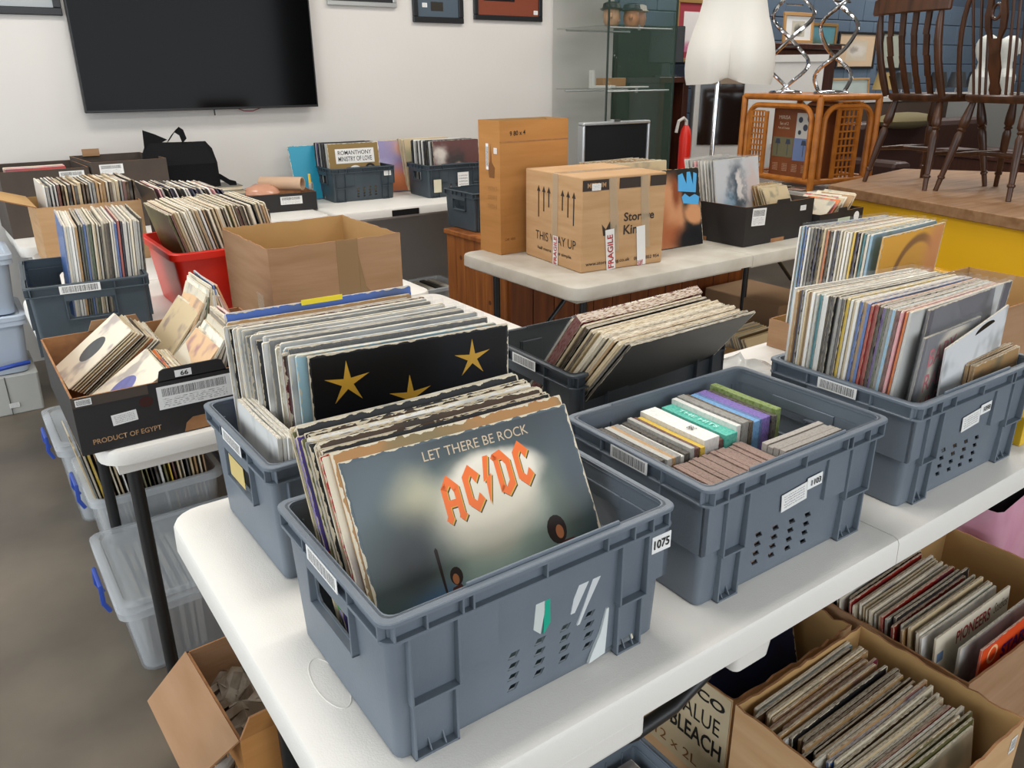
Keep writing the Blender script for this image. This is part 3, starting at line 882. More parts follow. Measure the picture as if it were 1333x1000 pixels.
for ch, w_ in (('A', 0.094), ('C', 0.088), ('/', 0.050), ('D', 0.090), ('C', 0.088)):
    for k_, (m_, dx, dz, y_) in enumerate(((M_dkink, 0.007, -0.009, -0.075), (M_ochre, 0.004, -0.004, -0.09), (M_orange, 0, 0, -0.11))):
        b = MB()
        for poly in GL[ch]:
            b.prism([(q[0] * w_, q[1] * 0.185) for q in poly], (lx + dx, y_, 0.675 + dz + (lx - 0.4) * 0.16), (1, 0, 0), (0, 0, 1), (0, 0.02, 0))
        b.build('cover_letter' if k_ == 2 else 'letter_shadow', m_, lead)
    lx += w_ + 0.004
# two small musicians at the foot of the picture, plain dark figures
FZ = 0.26
M_fig = mat('figure_print', '#4a1f18', 0.5); M_fig2 = mat('hair_print', '#23150f', 0.5); M_skin = mat('face_print', '#a8683f', 0.5)
b = MB().prism([(0.27, 0.0), (0.28, 0.14), (0.30, 0.185), (0.335, 0.19), (0.36, 0.14), (0.365, 0.0)], (0, -0.075, FZ), (1, 0, 0), (0, 0, 1), (0, 0.01, 0)); b.build('cover_figure', M_fig, lead)
b = MB().prism([(0.325 + 0.026 * math.cos(a), 0.222 + 0.034 * math.sin(a)) for a in [PI * k / 8 for k in range(16)]], (0, -0.08, FZ), (1, 0, 0), (0, 0, 1), (0, 0.01, 0)); b.build('cover_figure', M_fig2, lead)
b = MB().prism([(0.32 + 0.013 * math.cos(a), 0.212 + 0.02 * math.sin(a)) for a in [PI * k / 8 for k in range(16)]], (0, -0.09, FZ), (1, 0, 0), (0, 0, 1), (0, 0.01, 0)); b.build('cover_figure', M_skin, lead)
b = MB().prism([(0.268, 0.16), (0.276, 0.16), (0.278, 0.335), (0.272, 0.345), (0.264, 0.335)], (0, -0.09, FZ), (1, 0, 0), (0, 0, 1), (0, 0.01, 0)); b.build('cover_figure', M_fig2, lead)
FZ = 0.22
b = MB().prism([(0.76, 0.0), (0.76, 0.20), (0.80, 0.25), (0.86, 0.25), (0.93, 0.18), (0.935, 0.0)], (0, -0.075, FZ), (1, 0, 0), (0, 0, 1), (0, 0.01, 0)); b.build('cover_figure', M_fig, lead)
b = MB().prism([(0.795 + 0.045 * math.cos(a), 0.300 + 0.058 * math.sin(a)) for a in [PI * k / 8 for k in range(16)]], (0, -0.08, FZ), (1, 0, 0), (0, 0, 1), (0, 0.01, 0)); b.build('cover_figure', M_fig2, lead)
b = MB().prism([(0.805 + 0.018 * math.cos(a), 0.288 + 0.028 * math.sin(a)) for a in [PI * k / 8 for k in range(16)]], (0, -0.09, FZ), (1, 0, 0), (0, 0, 1), (0, 0.01, 0)); b.build('cover_figure', M_skin, lead)
# rainbow foot of the purple sleeve, wrapped round its left edge
for k_, c_ in enumerate(('#c8321f', '#dd8f1e', '#d8b52b', '#3c8a35')):
    z1 = 0.56 - k_ * 0.055
    MB().box(-0.002, -0.03, z1 - 0.055, 1.002, 1.03, z1).build('stripe', mat('stripe_' + c_[1:], c_, 0.4), purple)

# --- crate behind 1075: star cover in front, pale and plastic-wrapped sleeves behind, blue one last
G4 = 'records in the crate behind the 1075 crate'
star = sleeve('record_sleeve', 'black record sleeve with three gold stars', 'record', G4, (0.362, 1.010, 0.748), math.radians(-6.5), math.radians(-1), 0.313, 0.005, '#16161a', var=0)
picture_plate(star, mat('black_gloss_print', '#0b0b0e', 0.3, spec=0.35), y=-0.05)
for sx_, sz_, r_ in ((0.17, 0.845, 0.11), (0.47, 0.72, 0.11), (0.80, 0.855, 0.10)):
    pts = []
    for k in range(10):
        a = PI / 2 + k * PI / 5
        rr = (r_ if k % 2 == 0 else r_ * 0.26)
        pts.append((sx_ + rr * math.cos(a), sz_ + rr * math.sin(a)))
    MB().prism(pts, (0, -0.10, 0), (1, 0, 0), (0, 0, 1), (0, 0.03, 0)).build('gold_star', mat('gold_star_print', '#c9982c', 0.45), star)
sleeve('record_sleeve', 'pale blue edged record sleeve just behind the gold star cover', 'record', G4, (0.350, 1.018, 0.748), math.radians(-6), 0, 0.313, 0.006, '#a9cfdc', poly=False)
pack(29, (0.346, 1.027, 0.748), (0.318, 1.208, 0.748), (-6, -2.6), (0, 1.5), 'behind gold star cover', G4, P_PALE, poly=0.45, first=3, jz=0.008, jx=0.008, t=(0.003, 0.006))
sleeve('record_sleeve', 'plain manila record sleeve second from the back behind the gold star cover', 'record', G4, (0.316, 1.214, 0.750), math.radians(-2.5), 0.02, 0.316, 0.004, 'tan')
bl = sleeve('record_sleeve', 'bright blue edged record sleeve at the very back of the star crate', 'record', G4, (0.318, 1.222, 0.760), math.radians(-2.4), 0.02, 0.318, 0.004, '#4a6fc0')
b = MB().box(0.38, -0.9, 0.985, 0.60, -0.6, 1.012); b.build('divider_tab', mat('yellow_card_tab', '#e8d220', 0.5), bl)
pack(5, (0.305, 0.995, 0.775), (0.322, 0.990, 0.775), (90, 90), (-2, -2), 'along the left end of the star crate', 'small sleeves at the end of the star crate', pal('white*3,ivory,yellow'), size=0.18, what='single sleeve', order='from the left', jz=0.004)

# --- slate crate: row leaning forward, a maroon boxed set at the back
G5 = 'records leaning in the slate crate'
f5 = sleeve('record_sleeve', 'dark record sleeve leaning frontmost in the slate crate', 'record', G5, (0.862, 1.100, 0.755), math.radians(1.5), math.radians(-39), 0.322, 0.004, '#22201d', var=0)
picture_plate(f5, cover_picture('dark_group_print', '#191b1a', [(0.2, 0.3, 0.10, 0.10, '#6b3b26', 0.8), (0.45, 0.35, 0.12, 0.08, '#4d2c20', 0.8), (0.62, 0.45, 0.06, 0.05, '#8a4a38', 0.6), (0.8, 0.4, 0.12, 0.12, '#26332c', 0.9)], 0.2, 6))
pack(19, (0.860, 1.107, 0.753), (0.850, 1.195, 0.753), (1.8, 3.0), (-38.5, -36), 'leaning in slate crate', G5, pal('cream*6,beige*4,tan*2,dark brown*2,black*2,ivory*3,maroon,charcoal'), first=2, jz=0.002, size=0.318)
sleeve('boxed_record_set', 'maroon boxed record set at the back of the slate crate', 'record', G5, (0.848, 1.204, 0.756), math.radians(3.2), math.radians(-36), 0.325, 0.018, '#6a1c26', poly=False)
sleeve('record_sleeve', 'clear plastic covered record at the very back of the slate crate', 'record', G5, (0.848, 1.229, 0.756), math.radians(3.2), math.radians(-36), 0.322, 0.004, '#a9a59c', poly=True)

# --- crate 1098: pale spines at the back, coloured spines in the middle, clear sleeves in front
G3 = 'records in the 1098 crate'
c3 = ['white', 'tan', 'navy', 'white', 'beige', 'tan', 'white', 'pale grey', 'teal', 'white', 'white', 'black', 'black', 'charcoal', 'grey', 'charcoal', 'yellow', 'white', 'beige', 'white', 'mid blue', 'tan', 'mid blue', 'red', 'red', 'black', 'purple', 'dark green', 'grey', 'sky blue', 'maroon', 'pink', 'orange', 'pale grey']
n3 = len(c3)
for k, col in enumerate(c3):
    f = k / (n3 - 1)
    p = (1.200 + 0.022 * f + random.uniform(-0.003, 0.003), 0.838 - 0.186 * f, 0.748 + random.uniform(0, 0.004))
    sleeve('record_sleeve', '%s spined record sleeve, %s from the back of 1098 crate' % (col, 'first' if k == 0 else ordinal(k + 1)), 'record', G3, p, math.radians(-7 + 8 * f), math.radians(-1.0 - 2.5 * f), 0.313, random.uniform(0.0034, 0.0058), col, poly=(k % 3 == 0), var=k % 3)
cl1 = sleeve('record_sleeve', 'grey record in a loose tall clear sleeve with pink lettering, 1098 crate', 'record', G3, (1.240, 0.628, 0.748), math.radians(3), math.radians(-3), 0.20, 0.004, '#7d7c80', 0.272, poly=True, var=0)
picture_plate(cl1, cover_picture('grey_portrait_print', '#6d6c72', [(0.55, 0.55, 0.42, 0.50, '#d8ccb8', 0.12), (0.5, 0.68, 0.18, 0.20, '#2a1f1c', 0.4), (0.55, 0.3, 0.25, 0.2, '#7a5a48', 0.6)], 0.1, 5))
text('cover_lettering', 'BABY\nRAISE\nUNTIL', (0.42, -0.11, 0.70), (1, 0, 0.1), (-0.1, 0, 1), 0.46, mat('pink_red_print', '#c9616a', 0.4), cl1, 0.52, 0.01, 0.06)
tall = MB().box(-0.01, -1.6, 0.0, 1.25, -1.2, 1.20); tall.build('loose_clear_sleeve', M_poly, cl1)
cl2 = sleeve('record_sleeve', 'dark grey record in a clear sleeve leaning at the front right of 1098 crate', 'record', G3, (1.262, 0.642, 0.748), math.radians(3), math.radians(-3), 0.313, 0.004, '#5f5c64', poly=True)
w12 = sleeve('record_sleeve', 'plain white paper record sleeve at the front of 1098 crate', 'record', G3, (1.318, 0.610, 0.764), math.radians(4), math.radians(-2), 0.235, 0.003, '#eceef0', var=0, roll=math.radians(-8))
MB().prism([(0.62 + 0.16 * math.cos(PI * k / 10), 0.955 + 0.045 * math.sin(PI * k / 10) - 0.02) for k in range(11)], (0, -0.1, 0), (1, 0, 0), (0, 0, 1), (0, 0.05, 0)).build('disc_edge', mat('black_vinyl', '#101012', 0.25), w12)
pack(5, (1.385, 0.590, 0.768), (1.385, 0.604, 0.768), (2, 3), (1, 2), 'standing low at the front of 1098 crate', 'single sleeves in the 1098 crate', pal('tan*3,beige*2'), size=0.178, what='single sleeve', jz=0.004)

# --- crate hidden behind 1098: row with an orange cover in front
G6 = 'records behind the 1098 crate'
c6 = ['white', 'sky blue', 'mid blue', 'white', 'grey', 'black', 'navy', 'black', 'beige', 'orange', 'charcoal', 'white', 'navy', 'ivory', 'cream', 'white', 'ivory', 'yellow', 'navy', 'cream', 'teal', 'ivory', 'sky blue']
for k, col in enumerate(c6):
    f = k / (len(c6) - 1)
    p = (1.736 + 0.03 * f, 1.225 - 0.175 * f, 0.748 + random.uniform(0, 0.004))
    sleeve('record_sleeve', '%s spined record sleeve, %s from back behind 1098 crate' % (col, 'first' if k == 0 else ordinal(k + 1)), 'record', G6, p, math.radians(-6 + 9 * f), math.radians(-2), 0.313, random.uniform(0.0036, 0.0062), col, poly=(k % 4 == 1), var=k % 3)
o6 = sleeve('record_sleeve', 'orange yellow record sleeve with a large circle, behind the 1098 crate', 'record', G6, (1.770, 1.030, 0.748), math.radians(4), math.radians(-3), 0.313, 0.004, '#d9a032', var=0, poly=True)
picture_plate(o6, cover_picture('orange_circle_print', '#e8ab30', [(0.6, 0.55, 0.40, 0.42, '#8f5f2a', 0.05), (0.6, 0.52, 0.35, 0.38, '#e0a43a', 0.05), (0.95, 0.8, 0.2, 0.3, '#d98f55', 0.7)], 0.02, 3))
text('cover_lettering', 'stay hot', (0.52, -0.1, 0.62), (1, 0, 0.1), (-0.1, 0, 1), 0.07, M_dkink, o6, 0.30, 0.0, 0.06, shear=0.4)

# --- CDs in the 1103 crate
GC = 'CDs in the 1103 crate'
def cd(label, p, yaw, w, t, h, col, lean=0.0):
    o = sleeve('cd_case', label, 'cd', GC, p, yaw, lean, w, t, col, h, var=0)
    return o
a2 = math.radians(-0.6)
cdz = 0.748
# back row: spines along y, stacked in x
cols = [('white', 0.009), ('black', 0.008), ('charcoal', 0.010), ('pale grey', 0.010), ('tan', 0.009), ('grey', 0.012), ('white', 0.010), ('charcoal', 0.010), ('pale grey', 0.008), ('maroon', 0.010), ('yellow', 0.009), ('white', 0.034), ('maroon', 0.010), ('teal', 0.026), ('white', 0.010), ('grey', 0.016), ('dark brown', 0.010), ('sky blue', 0.016), ('mid blue', 0.010), ('purple', 0.012), ('purple', 0.010), ('black', 0.010), ('olive', 0.014)]
x = 0.730
for k, (col, t_) in enumerate(cols):
    c_ = {'teal': '#35c8b5', 'sky blue': '#5aa0d8', 'purple': '#6a4fb0', 'olive': '#6f8a3a'}.get(col, col)
    hh = 0.160 + random.uniform(-0.006, 0.004) + (0.012 if k in (11, 13) else 0.0) + (0.014 if k > 13 else 0.0)
    o = cd('%s CD case, %s from the left in the back row of CDs' % (col, 'first' if k == 0 else ordinal(k + 1)), (x + t_, 0.700 + random.uniform(0, 0.006), cdz), PI / 2 + a2, 0.136, t_ * 0.94, hh, c_)
    if k in (11, 13):
        text('spine_lettering', 'BBC' if k == 11 else 'THE HITS', (0.30 if k == 11 else 0.5, 0.5, 1.0), (-1, 0, 0), (0, -1, 0), 0.35, M_ink if k == 11 else mat('pale_print', '#bfeee6', 0.5), o, 0.10 if k == 11 else 0.6, 0.01, 0.01)
    x += t_
# front row: brown edged cases on the left, clear grey ones stacked in y on the right
x = 0.745
for k in range(17):
    cd('brownish clear CD case edge, %s from the left in the front row' % ('first' if k == 0 else ordinal(k + 1)), (x + 0.0095, 0.596 + random.uniform(0, 0.003), cdz), PI / 2 + a2, 0.100, 0.0088, 0.150 + random.uniform(-0.002, 0.002), '#8d7068')
    x += 0.0097
for k in range(6):
    cd('clear grey CD case, %s from the front beside the brown edged ones' % ordinal(k + 1), (0.918, 0.602 + k * 0.0105, cdz), a2, 0.135, 0.0095, 0.158 + random.uniform(-0.002, 0.002), '#a29c98')

# clear plastic bag lying on the table behind the CD crate
bm_ = MB()
gx, gy = 12, 10
pts = [[(1.25 + 0.30 * i / gx + 0.02 * math.sin(j * 1.3), 0.975 + 0.25 * j / gy + 0.012 * math.sin(i), 0.743 + (0.055 * math.sin(PI * i / gx) * math.sin(PI * j / gy)) * (0.8 + 0.4 * random.random()) + 0.012 * abs(math.sin(i * 1.7 + j))) for i in range(gx + 1)] for j in range(gy + 1)]
for j in range(gy):
    for i in range(gx):
        bm_.face([pts[j][i], pts[j][i + 1], pts[j + 1][i + 1], pts[j + 1][i]])
bag = bm_.build('plastic_bag', clear_mat('crumpled_clear_film', '#d7d7d4', 0.6, 0.15, 0.8), smooth=True)
_bb = bmesh.new(); _bb.from_mesh(bag.data); bmesh.ops.remove_doubles(_bb, verts=_bb.verts, dist=0.0001); _bb.to_mesh(bag.data); _bb.free()
sol = bag.modifiers.new('film', 'SOLIDIFY'); sol.thickness = 0.001
tag(bag, 'crumpled clear plastic bag lying on the table behind the CD crate', 'plastic bag')

# ------------------------------------------------------------------ cartons and tubs
def carton(name, label, x, y, z, w, d, h, m, m_in=None, rz=0.0, t=0.004, flaps=(), cat='box', ragged=0.0, group=None, parts=True):
    """Open carton, near left corner at x, y. flaps: (side, length, angle from vertical outwards in degrees, lateral shrink)."""
    r = thing(name, label, cat, (x, y, z), rz, group)
    m_in = m_in or M_cardin
    sides = {'front': ((0, 0), (w, 0)), 'right': ((w, 0), (w, d)), 'back': ((w, d), (0, d)), 'left': ((0, d), (0, 0))}
    for sname, (a, b_) in sides.items():
        A, B = Vector((a[0], a[1], 0)), Vector((b_[0], b_[1], 0))
        u = (B - A).normalized(); L = (B - A).length; n = u.cross(Vector((0, 0, 1)))
        mb = MB()
        k = max(2, int(L / 0.02)) if ragged else 1
        tops = [h - (random.uniform(0, ragged) if 0 < q < k else 0) for q in range(k + 1)]
        for q in range(k):
            p0, p1 = A + u * L * q / k, A + u * L * (q + 1) / k
            up0, up1 = Vector((0, 0, tops[q])), Vector((0, 0, tops[q + 1]))
            i0, i1 = -n * t, -n * t
            mb.face([p0, p1, p1 + up1, p0 + up0], 0)
            mb.face([p1 + i1, p0 + i0, p0 + i0 + up0, p1 + i1 + up1], 1)
            mb.face([p0 + up0, p1 + up1, p1 + up1 + i1, p0 + up0 + i0], 2)
        mb.build('wall_panel', [m, m_in, M_kraft], r)
    MB().box(t, t, 0, w - t, d - t, t).build('base_panel', m_in, r)
    for side, ln, ang, shr in flaps:
        a, b_ = sides[side]
        A, B = Vector((a[0], a[1], h)), Vector((b_[0], b_[1], h))
        u = (B - A).normalized(); n = u.cross(Vector((0, 0, 1)))
        dr = Vector((0, 0, 1)) * math.cos(math.radians(ang)) + n * math.sin(math.radians(ang))
        nn = u.cross(dr)
        mb = MB()
        P = [A, B, B + dr * ln - u * shr, A + dr * ln + u * shr]
        Q = [q - nn * t for q in P]
        mb.face(P, 0); mb.face([Q[3], Q[2], Q[1], Q[0]], 1)
        for k in range(4):
            k2 = (k + 1) % 4
            mb.face([P[k2], P[k], Q[k], Q[k2]], 2)
        mb.build('flap', [m, m_in, M_kraft], r)
    return r

carton('record_tray', 'low brown card tray under the records behind the 1098 crate', 1.715, 1.012, 0.741, 0.37, 0.25, 0.075, M_card, M_cardin)
# --- produce box marked 66 with singles
B66 = carton('produce_box', 'black printed produce box marked 66 full of single records', 0.114, 1.606, 0.741, 0.46, 0.46, 0.118, M_blackcard, M_kraft, 0.0, 0.004)
MB().prism([(0, 0), (0.135, 0), (0.128, 0.022), (0.120, 0.026), (0.014, 0.026), (0.006, 0.022)], (0.155, 0, 0.116), (1, 0, 0), (0, 0, 1), (0, 0.004, 0)).build('end_tab', M_blackcard, B66)
MB().prism([(0, 0), (0.12, 0), (0.11, 0.026), (0.012, 0.026)], (0.10, 0.456, 0.116), (1, 0, 0), (0, 0, 1), (0, 0.004, 0)).build('end_tab', M_card, B66)
MB().box(0.0, -0.0008, 0.098, 0.135, -0.0001, 0.118).build('top_band', M_browncard, B66)
text('print', 'PRODUCT OF EGYPT', (0.085, -0.0008, 0.024), (1, 0, 0), (0, 0, 1), 0.0105, mat('tan_print', '#b08a63', 0.6), B66, 0.125, 0.012)
sticker('label', (0.085, -0.0003, 0.060), (1, 0, 0.06), (-0.06, 0, 1), 0.046, 0.022, M_small, B66)
sticker('label', (0.020, -0.0012, 0.108), (1, 0, 0), (0, 0, 1), 0.028, 0.013, M_bar, B66)
sticker('number_label', (0.205, -0.0005, 0.128), (1, 0, 0), (0, 0, 1), 0.032, 0.014, M_label, B66)
text('number', '66', (0.207, -0.0012, 0.128), (1, 0, 0), (0, 0, 1), 0.0095, M_ink, B66, 0.015, 0.02)
sticker('shipping_label', (0.225, -0.0003, 0.083), (1, 0, 0), (0, 0, 1), 0.150, 0.048, M_ship, B66)
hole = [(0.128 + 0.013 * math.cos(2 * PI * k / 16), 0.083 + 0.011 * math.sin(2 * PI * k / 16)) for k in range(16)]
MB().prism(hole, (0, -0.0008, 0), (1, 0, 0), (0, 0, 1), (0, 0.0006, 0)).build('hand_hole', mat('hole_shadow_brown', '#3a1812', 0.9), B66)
MB().prism([(0.19, 0.0), (0.196, 0.018), (0.21, 0.028), (0.30, 0.028), (0.30, 0.0)], (0, -0.001, 0.002), (1, 0, 0), (0, 0, 1), (0, 0.0008, 0)).build('hand_hole', M_kraft, B66)
GS = 'single records in the box marked 66'
def single(label, p, yaw, lean, col, disc=None, t=0.0022):
    o = sleeve('single_sleeve', label, 'record', GS, p, math.radians(yaw), math.radians(lean), 0.178, t, col)
    if disc:
        for yy_ in (1.0,):
            MB().prism([(0.5 + 0.21 * math.cos(2 * PI * k / 24), 0.5 + 0.21 * math.sin(2 * PI * k / 24)) for k in range(24)], (0, 1.08, 0), (1, 0, 0), (0, 0, 1), (0, -0.06, 0)).build('disc_label', mat('disc_' + disc[1:], disc, 0.35, var=0.25, scale=9), o)
    return o
cs = ['ivory', 'cream', 'beige', 'cream', 'tan', 'ivory', 'dark brown', 'cream', 'beige', 'orange', 'cream', 'ivory', 'charcoal', 'cream', 'tan', 'cream']
n_ = 13
for k in range(n_):   # back row, left pile leaning right, lying on each other
    f = k / (n_ - 1)
    single('%s single sleeve, %s of the left pile in the back row' % (cs[k], 'topmost' if k == 0 else ordinal(k + 1)), (0.135 + 0.060 * f, 1.855, 0.795 - 0.040 * f), 90 + random.uniform(-2, 2), -54 + 3 * f, '#e2d7c2' if k == 0 else cs[k], '#4b4e50' if k == 0 else None)
for k in range(11):   # front row, left pile
    f = k / 10
    single('%s single sleeve, %s of the left pile in the front row' % (cs[(k * 3) % 16], 'topmost' if k == 0 else ordinal(k + 1)), (0.146 + 0.050 * f, 1.640, 0.768 - 0.020 * f), 90 + random.uniform(-2, 2), -57 + 4 * f, '#e4dac6' if k == 0 else cs[(k * 3) % 16], '#6f70b0' if k == 0 else None)
for k in range(22):
    f = k / 21
    col = ['cream', 'ivory', 'beige', 'orange', 'cream', 'tan', 'cream', 'ivory', 'cream', 'orange', 'dark green', 'ivory', 'cream', 'beige', 'cream', 'white', 'cream', 'mid blue', 'tan', 'cream', 'orange', 'pink'][k]
    o = single('%s single sleeve, %s from the left in back row of box 66' % (col, 'first' if k == 0 else ordinal(k + 1)), (0.290 + 0.245 * f, 1.850, 0.754 + 0.012 * (k % 3) + 0.03 * f), 90 + random.uniform(-3, 3), -46 + 66 * f, {'dark green': '#55664c', 'pink': '#d59a92', 'tan': '#dcb68c', 'orange': '#e0935c'}.get(col, col), None, 0.004)
    if k == 10:
        text('cover_lettering', 'U.S.A', (0.5, 0.0, 0.80), (1, 0, 0), (0, 0, 1), 0.2, M_orange, o, 0.6, 0.02, 0.1)
for k in range(17):
    f = k / 16
    col = ['cream', 'tan', 'cream', 'ivory', 'beige', 'cream', 'ivory', 'grey', 'grey', 'cream', 'orange', 'cream', 'cream', 'pink', 'pink', 'pink', 'red'][k]
    o = single('%s single sleeve, %s from the left in front row of box 66' % (col, 'first' if k == 0 else ordinal(k + 1)), (0.270 + 0.26 * f, 1.635, 0.756 + 0.006 * (k % 2)), 90 + random.uniform(-3, 3), -46 + 66 * f, {'pink': '#e0b0bf', 'grey': '#8b8073', 'red': '#b5473c', 'tan': '#dcb68c', 'orange': '#e0935c'}.get(col, col), None, 0.0045)

# --- tan carton standing open on the left tables
OC = carton('open_carton', 'empty open brown carton with a strip of brown tape on its front', 0.640, 1.985, 0.741, 0.375, 0.385, 0.275, M_card, M_cardin, 0.0, 0.004, ragged=0.004)
sticker('tape_strip', (0.215, -0.0002, 0.190), (1, 0, 0), (0, 0, 1), 0.062, 0.17, M_tape, OC)
MB().prism([(0.246, 0.105), (0.275, 0.125), (0.262, 0.14), (0.246, 0.23)], (0, -0.0012, 0), (1, 0, 0), (0, 0, 1), (0, 0.001, 0)).build('tape_strip', M_tape, OC)
sticker('tape_strip', (-0.0002, 0.10, 0.11), (0, -1, 0), (0, 0, 1), 0.05, 0.06, M_cleartape, OC)
# --- red tub
def tub(name, label, cx, cy, z, hx_, hy_, h, m, inset=0.03, lip=0.012, t=0.003, rz=0.0, cat='tub', corner=0.03, group=None):
    r = thing(name, label, cat, (cx, cy, z), rz, group)
    b = MB()
    b.rloft([(0, hx_ - inset, hy_ - inset, corner), (0.004, hx_ - inset + 0.002, hy_ - inset + 0.002, corner), (h, hx_ - lip, hy_ - lip, corner),
             (h, hx_ - lip - t, hy_ - lip - t, corner - t), (0.006, hx_ - inset - t, hy_ - inset - t, corner - t)], n=4)
    b.build('tub_body', m, r, smooth=True)
    b = MB()
    b.rloft([(h - 0.018, hx_ - lip, hy_ - lip, corner), (h - 0.018, hx_, hy_, corner), (h, hx_, hy_, corner), (h + 0.003, hx_ - 0.003, hy_ - 0.003, corner), (h + 0.003, hx_ - lip - t, hy_ - lip - t, corner - t), (h - 0.018, hx_ - lip - t, hy_ - lip - t, corner - t)], n=4, cap0=False, cap1=False)
    b.build('tub_rim', m, r, smooth=True)
    return r
RT = tub('red_tub', 'red plastic tub packed with records behind the empty carton', 0.715, 2.635, 0.741, 0.215, 0.215, 0.200, M_red, 0.035)
GR = 'records in the red tub'
pack(42, (0.600, 2.468, 0.750), (0.870, 2.468, 0.750), (90, 90), (14, 12), 'in red tub', GR, pal('cream*7,ivory*3,beige*5,tan*3,white*2,dark brown*3,charcoal*2,navy,maroon,black,olive'), order='from the left', jx=0.012, jz=0.01)
# --- dark crate records on the left
GL_ = 'records in the left dark grey crate'
pack(31, (0.222, 2.360, 0.750), (0.405, 2.350, 0.750), (86, 86), (-3, -4), 'in left dark crate', GL_, P_MIX, order='from the left', poly=0.35, jx=0.006, jz=0.008)
# --- flapped carton with records
FC = carton('flapped_carton', 'tan carton with one flap folded out holding records', 0.276, 3.47, 0.741, 0.365, 0.37, 0.232, M_card2, M_cardin, 0.0, 0.004, flaps=(('left', 0.25, 72, 0.02),))
pack(27, (0.315, 3.500, 0.765), (0.625, 3.500, 0.765), (90, 90), (-1, -2), 'in flapped carton', 'records in the flapped carton', pal('cream*4,tan*4,beige*3,white*3,pale grey*2,charcoal*3,dark brown*3,grey,maroon'), stuff=True, order='from the left', t=(0.005, 0.011), jx=0.006, h=0.282)
bs = carton('produce_box', 'black produce box holding plastic-sleeved records behind the red tub', 0.665, 3.09, 0.741, 0.36, 0.40, 0.20, M_blackcard, M_browncard)
pack(17, (0.700, 3.11, 0.748), (0.985, 3.11, 0.748), (90, 90), (14, 24), 'behind the red tub', 'plastic-sleeved records behind the red tub', pal('white*4,pale grey*4,navy*2,black*2,pink*2,grey*2'), stuff=True, order='from the left', poly=0.8, jx=0.01)
# --- black banana boxes by the wall
def banana_box(label, x, y, rz, w, d, h, lab):
    r = carton('produce_box', label, x, y, 0.741, w, d, h, M_browncard, M_browncard, rz, 0.005, group='brown-black produce boxes')
    sticker('shipping_label', (lab, -0.0004, h - 0.035), (1, 0, 0.0), (0, 0, 1), 0.105, 0.045, M_ship, r)
    return r
bn1 = banana_box('black-brown produce box by the wall, left of its twin', 0.225, 4.28, 0.03, 0.365, 0.46, 0.295, 0.29)
bn2 = banana_box('black-brown produce box by the wall, beside the cloth bag', 0.600, 4.27, 0.06, 0.34, 0.46, 0.315, 0.085)
MB().box(0.06, 0.445, 0.31, 0.14, 0.455, 0.345).build('end_tab', M_card, bn2)
pack(6, (0.26, 4.33, 0.80), (0.26, 4.38, 0.80), (2, 2), (20, 14), 'in the left black-brown produce box', 'records in the black-brown produce box', pal('pink,red,white*2,cream*2'), stuff=True, size=0.25)
bb3 = carton('produce_box', 'low black produce box with packing and a cardboard tube', 1.300, 4.30, 0.741, 0.385, 0.30, 0.095, M_blackcard, M_kraft, -0.10)
sticker('shipping_label', (0.245, -0.0004, 0.058), (1, 0, 0), (0, 0, 1), 0.118, 0.042, M_ship, bb3)
tb = MB()
def ring_tube(b, a, c, r0, r1, n=24):
    a, c = Vector(a), Vector(c); t = (c - a).normalized(); p = t.orthogonal().normalized(); q = t.cross(p)
    def R(o, r): return [o + (p * math.cos(2 * PI * k / n) + q * math.sin(2 * PI * k / n)) * r for k in range(n)]
    return b.loft([R(a, r0), R(c, r0), R(c, r1), R(a, r1), R(a, r0)], False, False)
ring_tube(tb, (1.45, 4.47, 0.876), (1.625, 4.30, 0.878), 0.036, 0.031)
tag(tb.build('cardboard_tube', mat('tube_card', '#c9a98c', 0.8), smooth=True), 'short cardboard tube lying on the low black produce box', 'tube')
tb = MB(); ring_tube(tb, (1.660, 4.29, 0.862), (1.672, 4.282, 0.862), 0.024, 0.014)
tag(tb.build('tape_roll', mat('grey_roll', '#8e8b84', 0.5), smooth=True), 'small grey tape roll beside the cardboard tube', 'tape')
MB_c = MB(); MB_c.box(1.652, 4.275, 0.855, 1.665, 4.283, 0.93); tag(MB_c.build('box_cutter', mat('yellow_knife_plastic', '#e0b422', 0.4), bevel=0.003), 'yellow handled cutter standing by the tape roll', 'cutter')
pk = MB().sphere((1.42, 4.40, 0.835), 0.11, 0.09, 0.045, 14, 8)
pkm = pk.build('packing_film', clear_mat('salmon_wrap', '#d9a184', 0.85, 0.2), smooth=True)
tag(pkm, 'crumpled salmon wrapping film heaped in the low black produce box', 'packing')
dsp = pkm.modifiers.new('crumple', 'DISPLACE'); tx = bpy.data.textures.new('crumple', 'CLOUDS'); tx.noise_scale = 0.05; dsp.texture = tx; dsp.strength = 0.03
# --- stack of books
z = 0.741
for k in range(6):
    hh = random.uniform(0.020, 0.030)
    o = thing('book', '%s grey book in the small stack beside the cloth bag' % ('bottom' if k == 0 else ordinal(k + 1).replace('second', 'second lowest').replace('third', 'third lowest') if k < 5 else 'topmost'), 'book', (1.255 + random.uniform(-0.006, 0.006), 4.46, z), random.uniform(-0.06, 0.06), 'grey books stacked by the bag')
    b = MB(); b.box(-0.07, -0.10, 0, 0.07, 0.10, 0.003); b.box(-0.07, -0.10, hh - 0.003, 0.07, 0.10, hh); b.box(-0.07, 0.095, 0, 0.07, 0.10, hh)
    b.build('cover', mat('book_grey_%d' % (k % 3), ('#8b8a80', '#a5a396', '#6f6e66')[k % 3], 0.6), o)
    MB().box(-0.066, -0.096, 0.003, 0.066, 0.095, hh - 0.003).build('pages', M_cream, o)
    z += hh + 0.0005
